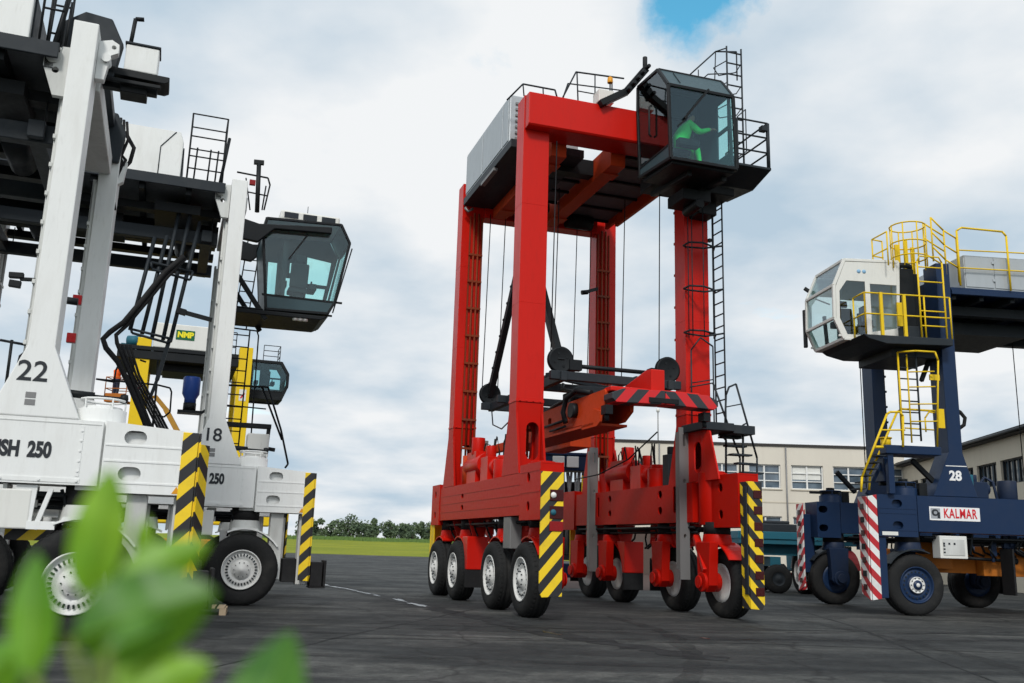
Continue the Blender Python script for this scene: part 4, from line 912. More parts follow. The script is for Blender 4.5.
for k in range(3): g.box((-.05-k*.14, Yn+.016, 1.76), (.0-k*.14, Yn+.02, 1.81)); g.box((-.05, Yn+.016, 1.55+k*.08), (0, Yn+.02, 1.59+k*.08))
g.obj('push_button', dgrey, d)
# orange spreader held low between the side beams
g = G(); g.box((-7.4, 1.2, 1.05), (.3, 1.45, 1.65)); g.box((-7.4, 3.5, 1.05), (.3, 3.75, 1.65)); g.box((.0, 1.46, 1.1), (.3, 3.49, 1.6))
for x in (-6, -4, -2): g.box((x, 1.46, 1.2), (x+.2, 3.49, 1.5))
g.box((-.8, 3.76, 1.15), (.2, 4.0, 1.9)); g.box((-3.0, 3.76, 1.0), (-1.6, 4.1, 1.75)); g.obj('spreader', rustor, bl, .015)
g = G()
for k in range(8):
    x = -.6-k*.3; g.tube(((x, 4.1, 1.95), (x-.1, 4.2, 1.6), (x-.4, 4.15, 1.5)), .03, 6)
g.cyl((-.9, 4.3, 1.45), (-2.2, 4.3, 1.4), .04, 8); g.cyl((-2.15, 4.3, 1.4), (-2.4, 4.3, 1.4), .09, 10); g.obj('spreader_hoses', black, bl)
G().box((-1.95, Yn-.54, .55), (-1.9, Yn-.04, 1.7)).obj('mud_flap', rubber, bl)
# top deck, housing, cab
z = 8.5
g = G(); g.box((-6.6, .05, z-.02), (-.75, WD-.02, z+.06)); g.box((-6.6, WD-.1, z-.14), (-.75, WD+.02, z-.025)); g.obj('deck_edge', blue, bl, .01)
g = G()
for x in (-5.6, -4.6, -3.6, -2.6, -1.7, -.9): g.box((x-.06, .1, z-.24), (x+.06, WD-.15, z-.025))
for y in (.8, 2.4, 4.0): g.box((-6.6, y-.14, z-.5), (-.75, y+.14, z-.245))
g.box((-3.9, 1.2, z-.85), (-1.6, 3.4, z-.51)); g.obj('deck_frame', dgrey, bl)
g = G(); g.box((-6.5, 2.6, z+.065), (-1.22, WD-.1, z+1.02)); hs = g.obj('engine_housing', alum, bl, .02)
g = G()
for x0, x1 in ((-2.05, -1.25), (-3.4, -2.1), (-5, -3.45)): g.box((x0, WD-.098, z+.12), (x1, WD-.08, z+.98))
for zz in (.3, .8): g.box((-2.1, WD-.079, z+zz), (-2.02, WD-.06, z+zz+.08))
g.obj('door_panel', alum, hs, .008)
g = G()
for x0, x1 in ((-.70, -.36), (-6.15, -5.8)): g.box((x0, .63, z-.3), (x1, WD-.63, z+.3))
g.obj('cross_beam', blue, bl, .02)
CABB = [(.70, 6.9), (2.22, 6.9), (2.46, 7.45), (2.44, 8.35), (2.12, 9.08), (.58, 9.12)]
cab(bl, CABB, 2.95, 4.62, cream, cream, (1, 2, 3), clearglass, clearglass, 6.98, .08, roof_edges=(4,), sidemat=cream)
for yy in (4.632, 2.93):                                   # solid wall around the side windows
    g = G(); g.plate('y', yy-.012, yy+.012, [(.69, 6.92), (2.19, 6.92), (2.41, 7.45), (2.39, 8.32), (2.09, 9.03), (.60, 9.08)], [[(.72, 7.25), (1.42, 7.12), (1.42, 8.45), (.66, 8.45)], [(1.56, 7.02), (2.12, 7.02), (2.31, 7.45), (2.29, 8.20), (2.08, 8.50), (1.56, 8.50)]]); g.obj('cab_wall', cream, bl, .006)
for x in (1.62, 1.77): G().lathe([(.001, .014), (.05, .012), (.055, 0)], (x-.05, 4.645, 8.78), 'y', 14).obj('round_badge', paint('pale_blue_badge', (.25, .45, .65), .5), bl)
g = G(); g.box((.05, 3.0, 6.9), (.55, 4.5, 9.0)); g.lathe([(.3, 0), (.34, .05), (.34, .12), (.3, .16)], (.3, 4.2, 9.0), 'z', 18); g.box((-.15, 3.4, 7.0), (.04, 4.4, 8.9)); g.obj('cabinet', black, bl, .03)
seat(bl, 1.5, 3.6, 6.95)
g = G(); g.box((.72, 3.0, 6.94), (2.05, 4.6, 6.97)); g.bar((2.1, 3.4, 7.0), (2.15, 3.4, 7.8), .08); g.bar((2.3, 3.2, 8.35), (2.42, 4.3, 7.9), .03); g.obj('cab_interior', seat_m, bl)
g = G(); g.box((2.42, 2.80, 7.0), (2.52, 2.90, 8.1)); g.obj('mirror', black, bl, .02)
g = G(); g.bar((2.25, 2.9, 8.6), (2.45, 2.85, 8.75), .1); g.obj('work_lamp', black, bl, .02)
g = G(); g.plate('y', 2.9, 5.33, [(-.42, 6.70), (1.4, 6.66), (1.9, 6.78), (2.05, 6.88), (-.42, 6.885)]); g.box((-.42, 3.0, 6.45), (1.0, 4.8, 6.69)); g.obj('cab_deck', dgrey, bl, .015)
g = G(); g.box((.3, 4.9, 6.89), (.85, 5.2, 7.2)); g.obj('step_box', dgrey, bl, .02)
g = G()
yy = 5.3
railing(g, [(1.95, yy, 6.88), (1.5, yy, 6.88), (.85, yy, 6.88), (.3, yy, 6.88), (-.42, yy, 6.88)], 1.12, .022, 1); railing(g, [(1.95, yy, 6.88), (1.95, 4.7, 6.88)], 1.12, .022, 1)
g.box((1.46, yy-.03, 6.88), (1.54, yy+.03, 8.03)); g.box((.82, yy-.03, 6.88), (.9, yy+.03, 8.0)); g.box((.60, 4.70, 7.3), (.74, 4.75, 7.95))
for dx in (.1, .8): g.tube(((-.38+dx, yy, 6.88), (-.38+dx, yy, 8.95)), .024)
g.tube([(-.28, yy, 8.95), (-.2, yy, 9.1), (.35, yy, 9.1), (.42, yy, 8.95)], .022)
for k in range(5): g.tube(((-.28, yy, 7.2+k*.4), (.42, yy, 7.2+k*.4)), .02)
g.obj('deck_railing', yellow, bl)
for _o in bl.children:
    if _o.name.split('.')[0] in ('cab_frame', 'windscreen', 'cab_panel', 'cab_roof', 'side_panel', 'side_window', 'window_sill_bar', 'cab_wall', 'round_badge', 'cabinet', 'seat', 'backrest', 'control_console', 'cab_interior', 'mirror', 'work_lamp', 'cab_deck', 'step_box', 'deck_railing'): _o.location.z += .13
# upper access cage
g = G()
cx, cy, rr = .28, 4.7, .46
for zz in (9.35, 9.75, 10.25): g.tube([(cx+math.cos(a*math.pi/8)*rr, cy+math.sin(a*math.pi/8)*rr, zz) for a in range(16)], .02, 6, True)
for a in range(0, 16, 2): g.tube(((cx+math.cos(a*math.pi/8)*rr, cy+math.sin(a*math.pi/8)*rr, 9.05), (cx+math.cos(a*math.pi/8)*rr, cy+math.sin(a*math.pi/8)*rr, 10.25)), .018, 6)
g.box((.35, 4.3, 9.0), (.47, 4.36, 9.85)); g.box((.1, 4.3, 9.0), (.2, 4.36, 10.0)); g.box((-.1, 4.3, 9.0), (0, 4.36, 9.8))
railing(g, [(1.0, 4.9, 9.05), (1.05, 4.2, 9.05), (.7, 4.1, 9.05)], .95, .02, 1)
railing(g, [(-.3, 4.9, 9.25), (-.65, 4.9, 8.9), (-1.0, 4.9, 8.7)], 1.25, .022, 2)
railing(g, [(-.5, 4.2, 9.25), (-1.1, 4.2, 8.9)], 1.35, .022, 2)
g.path([(-1.0, 4.95, 8.6), (-1.0, 4.95, 10.15), (-1.15, 4.95, 10.25), (-2.35, 4.95, 10.22), (-2.45, 4.95, 10.1), (-2.45, 4.95, 8.55)], .028)
g.tube(((-1.0, 4.95, 9.6), (-5.5, 4.95, 9.7)), .02); g.tube(((-1.0, 4.95, 9.1), (-5.5, 4.95, 9.15)), .02)
for x in (-4, -5.5): g.tube(((x, 4.95, 8.55), (x, 4.95, 9.7)), .02)
g.obj('access_railing', yellow, bl)
# ladder between the decks and the stairs
g = G(); ladder(g, (.42, 4.95, 4.35), (.42, 4.95, 6.7), (.52, 0, 0), .02, .28); g.obj('ladder', dgrey, bl)
g = G(); g.tube(((.68, 4.95, 4.3), (.68, 4.95, 6.62)), .022); g.path([(.95, 5.0, 4.2), (.95, 5.0, 6.65), (.7, 5.4, 6.62), (.15, 5.4, 6.62), (.08, 5.4, 6.4), (.02, 5.0, 4.2)], .025)
for zz in (4.85, 5.3, 5.75, 6.15): g.tube(((.68, 4.95, zz), (.08, 5.2, zz)), .018)
g.box((-.15, 5.0, 5.95), (.12, 5.05, 6.1)); g.box((-.2, 5.0, 4.7), (-.02, 5.06, 5.2))
V = lambda px, py, y: at(px, py, 1, y, BP)
g.path([V(861, 492, 5.2), V(862, 477, 5.2), V(887, 414, 5.2), V(890, 412, 5.2), V(900, 412, 5.2), V(903, 416, 5.2), V(903, 447, 5.2)], .03); g.path([V(869, 490, 4.8), V(870, 474, 4.8), V(897, 412, 4.8), V(902, 409, 4.8), V(935, 411, 4.8)], .03)
g.path([V(880, 430, 5.2), V(905, 430, 5.2)], .022); g.path([V(875, 447, 5.2), V(883, 447, 5.2)], .04); g.path([V(905, 428, 4.9), V(934, 430, 4.9)], .02)
g.path([V(926, 432, 4.9), V(925, 418, 4.9), V(929, 412, 4.9), V(935, 413, 4.9)], .02)
g.obj('stair_railing', yellow, bl)
g = G(); g.box((.0, 4.3, 3.98), (1.5, 5.15, 4.2)); g.bar((1.35, 5.0, 2.97), (1.35, 5.0, 4.0), .16); g.bar((1.1, 4.5, 2.97), (1.45, 5.0, 3.9), .1); g.bar((1.8, 4.6, 2.97), (1.3, 4.6, 3.9), .1); g.box((1.15, 4.3, 3.3), (1.4, 4.8, 3.9)); g.obj('landing', blue, bl, .02)
g = G()
for k in range(6): g.box((1.55+k*.11, 4.75, 3.9-k*.17), (1.75+k*.11, 5.2, 3.93-k*.17))
g.obj('stair_tread', dgrey, bl)
g = G(); g.cyl((1.2, 4.6, 4.2), (1.2, 4.6, 4.42), .13, 16); g.cyl((1.2, 4.6, 4.42), (1.2, 4.6, 4.45), .16, 16); g.obj('warning_lamp', yellow, bl)
g = G(); g.tube([V(k[0], k[1], 4.5) for k in ((953, 408), (960, 412), (965, 418), (964, 425), (957, 430))], .05, 8); g.tube([V(k[0], k[1], 4.5) for k in ((953, 400), (958, 408), (958, 418), (954, 424))], .03, 8); g.obj('hydraulic_hoses', rubber, bl)
g = G(); g.bar((-.22, 4.5, 6.6), (.1, 4.6, 6.0), .09); g.obj('hose_bracket', black, bl)
for x, y in ((1.2, 1.0), (-.9, 3.9), (-5.2, 1.0)): G().tube(((x if x < 0 else -.1, y, 3.4), (x if x < 0 else -.1, y, 8.3)), .014, 6).obj('hoist_cable', black, bl)
# ================================================================== YELLOW CARRIER FAR BEHIND
YP = (-12.42, 44.0, .35)
yc = thing('straddle_carrier', 'distant yellow legged straddle carrier with white housing, seen behind the white carriers', 'straddle carrier', (YP[0], YP[1], 0), YP[2], 'straddle carriers in the yard')
for x in (-.62, -5.2):
    for y in (0, 3.9):
        g = G(); g.plate('y', y, y+.6, [(x-.4, 2.9), (x+1.0, 2.9), (x+.62, 4.0), (x+.62, 10.35), (x, 10.35), (x, 4.0)]); g.obj('mast', yellow, yc, .02)
for y in (0, 3.9):
    g = G(); g.box((-6.8, y-.02, 2.0), (1.8, y+.7, 2.89)); g.obj('side_beam', yellow, yc, .02)
for y in (.3, 4.2):
    for x in (.7, -1.4, -4.0, -6.0):
        w = meshobj('wheel', TY, yc, (x, y, TR-.01), y > 1); meshobj('rim', RIMW, w)
g = G(); g.box((-6.0, -.05, 9.35), (-.65, 4.5, 9.75)); g.box((-6, -.1, 9.76), (-.65, .02, 9.95)); g.box((-4.0, .8, 9.0), (-1.5, 3, 9.34)); g.obj('deck', black, yc, .02)
g = G(); g.box((-4.5, .05, 9.97), (-1.3, 2.2, 11.15)); hs = g.obj('engine_housing', cream, yc, .04)
g = G(); g.box((-3.55, .03, 10.42), (-2.72, .047, 10.88)); s_ = g.obj('sign_board', green, hs); text('NMP', .36, text_y, 'lettering', s_, (-3.13, .024, 10.65), (1, 0, 0), bold=.02, squeeze=.95)
for x in (-.62, -5.2): g = G(); g.box((x+.15, -.012, 7.75), (x+.47, -.004, 8.3)); p = g.obj('warning_label', cream, yc); G().plate('y', -.02, -.014, [(x+.2, 7.9), (x+.25, 7.85), (x+.42, 8.1), (x+.37, 8.15)]).obj('label_mark', text_r, p)
cab(yc, [(.1, 8.15), (1.6, 8.15), (1.85, 8.8), (1.85, 9.4), (1.5, 9.95), (.05, 9.95)], 1.2, 2.9, black, dgrey, (1, 2), cabglass, cabglass, 8.5, .14, roof_edges=(4,))
g = G(); g.plate('y', 1.21, 1.24, [(.1, 8.5), (1.7, 8.5), (1.8, 9.4), (1.5, 9.9), (.1, 9.9)], [[(.95, 8.6), (1.5, 8.6), (1.5, 9.1), (.95, 9.1)], [(.95, 9.18), (1.5, 9.18), (1.5, 9.75), (.95, 9.75)], [(.2, 8.7), (.5, 8.7), (.5, 9.5), (.2, 9.5)]]); g.obj('window_surround', black, yc)
seat(yc, .8, 1.9, 8.4)
g = G(); g.bar((.0, 2, 10.03), (1.5, 2, 10.03), .12); railing(g, [(.6, 1.2, 9.98), (1.4, 1.2, 9.98), (1.4, 2.2, 9.98)], .8, .02, 2); railing(g, [(-2.2, .2, 9.95), (-1.4, .2, 9.95), (-.8, .2, 9.95)], 1.1, .025, 2); g.obj('railing', black, yc)
g = G(); g.cyl((-5.6, .4, 10.2), (-5.1, .2, 10.2), .25, 16); g.box((-5.9, .5, 9.6), (-5.3, 1.4, 10.1)); g.obj('winch_motor', teal, yc)
g = G(); ladder(g, (.15, 3.2, 3.0), (.15, 3.2, 7.7), (-.55, 0, 0), .02, .4); g.obj('ladder', black, yc)

# ================================================================== BOOM LIFT WITH WORKER
LX, LY = -18.32, 43.0
bo = thing('boom_lift', 'small orange boom lift with a raised basket beside the far yellow mast', 'boom lift', (-14.3, 43.6, 0))
def loc(x, y, z): return (x+14.3, y-43.6, z)
g = G(); a = loc(LX-.36, LY-.4, 7.35); b = loc(LX+.62, LY+.4, 7.45); g.box(a, b); g.box((a[0], a[1], 7.451), (b[0], a[1]+.03, 7.75)); g.obj('basket_floor', rustor, bo, .01)
g = G(); railing(g, [(a[0], a[1], 7.45), (b[0], a[1], 7.45), (b[0], b[1], 7.45), (a[0], b[1], 7.45), (a[0], a[1], 7.45)], 1.05, .022, 1); g.obj('basket_rail', rustor, bo)
g = G(); P_ = [loc(-17.6, 43.2, 7.40), loc(-16.6, 43.3, 7.75), loc(-16.1, 43.4, 7.2), loc(-15.1, 43.5, 5.6), loc(-14.5, 43.6, 2.2), loc(-14.3, 43.6, 1.3)]
for p, q, w in zip(P_[:-1], P_[1:], (.12, .2, .22, .22, .3)): g.bar(p, q, w, w)
g.obj('boom', paint('ochre_paint', (.42, .22, .03), .5, dirt=.5), bo, .02)
g = G(); g.box((-1.1, -.8, .5), (1.1, .8, 1.3)); g.obj('chassis', rustor, bo, .06)
for x in (-.8, .8):
    for y in (-.85, .85): G().lathe([(.001, -.15), (.25, -.15), (.38, -.13), (.42, -.08), (.42, .08), (.38, .13), (.25, .15), (.001, .15)], (x, y, .42), 'y', 24).obj('wheel', tyre, bo)
J2 = dict(pel=(0, 0, .98), chest=(0, .0, 1.30), neck=(0, .02, 1.50), head=(0, .04, 1.64), top=(0, .04, 1.76), shl=(-.2, 0, 1.44), ell=(-.27, .10, 1.18), wrl=(-.2, .32, 1.10), hal=(-.18, .40, 1.10), shr=(.2, 0, 1.44), elr=(.27, .10, 1.18), wrr=(.2, .32, 1.10), har=(.18, .40, 1.10),
          hil=(-.10, 0, .92), knl=(-.11, .02, .5), anl=(-.11, 0, .09), tol=(-.11, .16, .05), hir=(.10, 0, .92), knr=(.11, .02, .5), anr=(.11, 0, .09), tor=(.11, .16, .05))
me = person('person', '', J2, RAD, skin)
colour_body(me, [(1, (0, 0, .75), .32), (1, J2['knl'], .38), (1, J2['knr'], .38), (2, J2['head'], .17), (3, (0, .04, 1.78), .13), (2, J2['hal'], .08), (2, J2['har'], .08)], [hiv_o, trouser, skin, hiv_y])
pw_ = bpy.data.objects.new('person', me); COL.objects.link(pw_); pw_.location = (LX-.05, LY, 7.46); pw_.rotation_euler = (0, 0, R(-30))
tag(pw_, 'person in an orange vest and yellow helmet standing in the raised lift basket', 'person')
hand(pw_, J2['hal'], (0, 1, 0), (0, 0, 1), 1); hand(pw_, J2['har'], (0, 1, 0), (0, 0, 1), -1)

# ================================================================== OTHER YARD MACHINES
bm_ = thing('hydraulic_machine', 'navy blue machine with two pale lamp boxes on top, parked behind the red beams', 'machine', (2.05, 32, 0))
g = G(); g.box((-.85, -.3, 3.95), (.85, .5, 4.45)); g.box((-.95, -.35, 4.46), (.95, .55, 4.56)); g.obj('top_frame', blue, bm_, .03)
for x in (-.78, .62): g = G(); g.box((x, -.2, .6), (x+.16, .3, 3.94)); g.obj('column', blue, bm_, .02)
for x in (-.36, .12): g = G(); g.box((x-.2, -.42, 4.05), (x+.2, -.302, 4.42)); g.obj('lamp_box', lensw, bm_, .02)
g = G()
for k in range(9): x = -.55+k*.13; g.tube(((x, -.1, 3.9), (x+random.uniform(-.1, .1), -.25, 3.0), (x+random.uniform(-.2, .2), -.15, 2.2), (x, 0, 1.2)), random.choice((.03, .045, .06)), 8)
g.obj('hoses', galv, bm_)
g = G(); g.box((-.5, .0, 1.0), (.5, .45, 3.6)); g.box((-.2, -.15, 2.3), (.2, -.02, 2.8)); g.cyl((.35, -.1, 2.8), (.35, -.1, 3.5), .12, 14); g.obj('pump_block', dgrey, bm_, .03)
g = G(); ladder(g, (.45, -.3, .8), (.45, -.3, 3.8), (.14, 0, 0), .02, .25); g.obj('ladder', yellow, bm_)
g = G(); g.box((-1.1, -.6, .45), (1.1, .9, .9)); g.obj('base_frame', blue, bm_, .03)
for x in (-1.0, 1.0):
    for y in (-.4, .7): G().lathe([(.001, -.12), (.3, -.13), (.45, -.1), (.45, .1), (.3, .13), (.001, .12)], (x, y, .45), 'x', 24).obj('wheel', tyre, bm_)

tr = thing('trailer', 'teal flatbed trailer parked between the red and the blue carrier', 'trailer', (10.4, 36, 0), R(4))
g = G(); g.box((-1.9, -.9, 1.75), (2.6, 1.1, 1.92)); g.box((-1.9, -.95, 1.93), (2.6, -.88, 2.2)); g.box((-1.9, 1.05, 1.93), (2.6, 1.12, 2.2)); g.box((-1.95, -.9, 1.93), (-1.88, 1.1, 2.2)); g.obj('flatbed', teal, tr, .015)
g = G(); g.box((-1.8, -.5, 1.35), (2.5, -.35, 1.74)); g.box((-1.8, .5, 1.35), (2.5, .65, 1.74)); g.box((-1.85, -.85, 1.2), (-1.7, 1.0, 1.5)); g.box((-.7, -.7, .95), (-.3, .9, 1.3)); g.obj('frame', teal, tr, .01)
g = G(); g.box((-1.2, -.6, 1.93), (.6, .5, 2.5)); g.box((-1.0, -.4, 2.5), (.2, .3, 2.62)); g.obj('load_box', dgrey, tr, .04)
SW = G().lathe([(.001, -.11), (.2, -.11), (.22, -.13), (.3, -.14), (.46, -.12), (.52, -.07), (.52, .07), (.46, .12), (.3, .14), (.2, .1), (.001, .1)], (0, 0, 0), 'y', 30).mesh('tyre', tyre)
SR = G().lathe([(.24, -.145), (.22, -.13), (.14, -.12), (.1, -.15), (.001, -.16)], (0, 0, 0), 'y', 24).mesh('rim', dgrey)
for x in (-.5, 1.5):
    for y, f in ((-.85, False), (1.0, True)): w = meshobj('wheel', SW, tr, (x, y, .51), f); meshobj('rim', SR, w)
g = G(); g.bar((-1.8, -.3, 1.2), (-2.6, .1, .6), .1); g.bar((-1.8, .5, 1.2), (-2.6, .1, .6), .1); g.obj('drawbar', teal, tr)

tc_ = thing('tractor', 'old red and teal tractor half hidden behind the striped plates of the blue carrier', 'tractor', (11.75, 36.6, 0), R(95))
tred = paint('faded_red', (.30, .03, .03), .55, dirt=.5)
g = G(); g.plate('y', -.38, .38, [(-.2, .75), (1.7, .75), (1.75, 1.35), (1.6, 1.6), (-.2, 1.75)]); g.obj('hood', teal, tc_, .05)
g = G(); g.box((-1.5, -.45, .6), (-.22, .45, 1.2)); g.box((1.2, -.6, .5), (1.5, .6, .7)); g.obj('body', tred, tc_, .05)
for sx in (-1, 1):
    g = G(); pts = [(-1.1+math.cos(R(a))*.86, .75+math.sin(R(a))*.86) for a in range(10, 171, 16)]; inn = [(-1.1+math.cos(R(a))*.8, .75+math.sin(R(a))*.8) for a in range(170, 9, -16)]
    g.plate('y', sx*.55, sx*.98, pts+inn); g.obj('fender', cream if sx > 0 else tred, tc_)
    w = meshobj('wheel', TY, tc_, (-1.1, sx*.78, .75), sx > 0); meshobj('rim', RIMW, w)
    w = meshobj('wheel', SW, tc_, (1.35, sx*.72, .51), sx > 0); meshobj('rim', SR, w)
g = G(); g.box((-1.2, -.25, 1.22), (-.75, .25, 1.35)); g.box((-1.28, -.25, 1.3), (-1.18, .25, 1.75)); g.obj('seat', seat_m, tc_, .04)
g = G(); g.tube(((-.25, 0, 1.6), (-.5, 0, 1.95)), .03); g.lathe([(.2, -.015), (.22, 0), (.2, .015), (.18, 0), (.2, -.015)], (-.52, 0, 1.96), 'x', 20); g.obj('steering_wheel', black, tc_)
g = G(); g.cyl((.9, .2, 1.55), (.9, .2, 2.4), .05, 12); g.obj('exhaust', black, tc_)

pal = thing('pallet', 'weathered wooden pallet lying on the asphalt in front of the wheel of carrier 18', 'pallet', (-5.85, 18.3, 0), R(14))
g = G()
for k in range(7): g.box((-.6+k*.173, -.4, .12), (-.6+k*.173+.13, .4, .142))
g.obj('deck_boards', wood, pal)
g = G()
for x in (-.6, -.06, .48):
    for y in (-.4, -.06, .28): g.box((x, y, .02), (x+.12, y+.12, .10))
    g.box((x, -.4, .1005), (x+.12, .4, .1195)); g.box((x, -.4, .0), (x+.12, .4, .0195))
g.obj('blocks', wood, pal)

# ================================================================== BUILDINGS
plaster = paint('beige_plaster', (.66, .615, .53), .85, dirt=.2, dirtcol=(.25, .21, .17), scale=.35, streak=True)
plaster2 = paint('beige_plaster_wing', (.55, .50, .41), .85, dirt=.3, dirtcol=(.2, .17, .14), scale=.35, streak=True)
roofm = paint('dark_roof_felt', (.045, .042, .04), .8)
frame_w = paint('white_window_frame', (.75, .75, .73), .5)
fb = thing('factory_building', 'long flat roofed beige factory building with rows of white framed windows, behind the red carrier', 'building', (0, 60, 0))
X0, X1, H = 6.2, 25.4, 8.15
cent = [8.3, 11.0, 13.7, 16.4, 19.13, 21.8, 24.3]
holes = [[(cx-1.02, 5.45), (cx+1.02, 5.45), (cx+1.02, 6.98), (cx-1.02, 6.98)] for cx in cent]+[[(cx-1.02, 3.2), (cx+1.02, 3.2), (cx+1.02, 3.72), (cx-1.02, 3.72)] for cx in cent]
g = G(); g.plate('y', 0, .35, [(X0, 0), (X1, 0), (X1, H), (X0, H)], holes); g.box((X0, .351, 0), (X0+.35, 12, H)); g.box((X0, 12.01, 0), (X1, 12.3, H)); g.box((X0+.36, .36, 4.2), (X1, 12, 4.4)); g.obj('wall', plaster, fb)
g = G(); g.box((X0-.08, -.08, H+.001), (X1, 12.35, H+.16)); g.obj('roof', roofm, fb)
for cx in cent:
    for z0, z1, rows in ((5.45, 6.98, 3), (3.2, 3.72, 1)):
        g = G(); t = .07
        g.box((cx-1.018, .10, z0+.002), (cx-1.018+t, .18, z1-.002)); g.box((cx+1.018-t, .10, z0+.002), (cx+1.018, .18, z1-.002)); g.box((cx-.05, .10, z0+.002), (cx+.05, .18, z1-.002))
        g.box((cx-.94, .11, z0+.003), (cx+.94, .17, z0+t)); g.box((cx-.94, .11, z1-t), (cx+.94, .17, z1-.003))
        for k in range(1, rows): zz = z0+(z1-z0)*k/rows; g.box((cx-.94, .11, zz-.03), (cx+.94, .17, zz+.03))
        w = g.obj('window', frame_w, fb); G().box((cx-1.0, .20, z0+.01), (cx+1.0, .215, z1-.01)).obj('pane', wpane, w)
        if rows > 1: G().box((cx-1.1, -.06, z0-.08), (cx+1.1, .09, z0-.002)).obj('sill', plaster2, w)
for k, cx in enumerate(cent):
    if k in (1, 3, 4): G().box((cx-.9 if k != 3 else cx+.06, .185, 6.98-(.55 if k != 4 else .9)), (cx-.06 if k != 4 else cx+.9, .195, 6.95)).obj('blind', cream, fb)
for x in (9.65, 17.77, 23.05): G().tube(((x, -.09, .1), (x, -.09, H-.05)), .05, 8).obj('downpipe', galv, fb)
G().box((X0-.02, -.02, 4.55), (X1, -.002, 4.63)).obj('string_course', plaster2, fb)
wg = thing('workshop_wing', 'beige workshop wing with dark eave and window band, right of the blue carrier', 'building', (25.6, 60.3, 0), math.atan2(-19, -2.2))
Ht = 7.1; L_ = 34
wins = []
x = .8
while x < L_-3: wins.append((x, x+2.5)); x += 3.0
g = G(); g.plate('y', -.3, 0, [(0, 0), (L_, 0), (L_, Ht), (0, Ht)], [[(a, 4.9), (b, 4.9), (b, 6.05), (a, 6.05)] for a, b in wins]); g.box((0, .01, 0), (.3, 10, Ht)); g.box((L_-.3, .01, 0), (L_, 10, Ht)); g.obj('wall', plaster2, wg)
g = G(); g.plate('x', -.2, L_+.2, [(-.75, Ht+.02), (5, Ht+.75), (11, Ht+.02), (11, Ht+.18), (5, Ht+.95), (-.75, Ht+.2)]); g.box((-.2, -.70, Ht-.06), (L_+.2, -.302, Ht+.015)); rf = g.obj('roof', roofm, wg)
g = G(); g.tube(((-.2, -.8, Ht+.08), (L_, -.8, Ht+.05)), .07, 8); g.obj('gutter', dgrey, rf)
for a, b in wins:
    g = G()
    for k in range(5): xx = a+.02+(b-a-.1)*k/4; g.box((xx, -.2, 4.902), (xx+.06, -.1, 6.048))
    g.box((a+.1, -.19, 4.904), (b-.1, -.11, 4.96)); g.box((a+.1, -.19, 5.98), (b-.1, -.11, 6.046)); w = g.obj('window', dgrey, wg); G().box((a+.01, -.06, 4.91), (b-.01, -.05, 6.04)).obj('pane', wpane, w)
# the wing's wall faces the yard
an = thing('antenna_mast', 'thin pole with a small lamp head on the roof of the factory', 'antenna mast', (9.75, 61, H+.16))
G().tube(((0, 0, 0), (0, 0, 1.95)), .035, 8).obj('pole', galv, an); G().lathe([(.001, 0), (.1, .03), (.12, .2), (.05, .28), (.001, .29)], (0, 0, 1.95), 'z', 14).obj('lamp_head', cream, an)
lw_ = G(); lw_.box((0, 0, 0), (6.6, .3, 2.5)); lw_.box((-.05, -.04, 2.501), (6.65, .34, 2.6)); o = lw_.obj('low_wall', paint('brown_brick_wall', (.10, .075, .065), .85, dirt=.4), None, .01, (4.6, 57.2, 0)); tag(o, 'low brown wall at the foot of the factory, seen between the red wheels', 'wall')

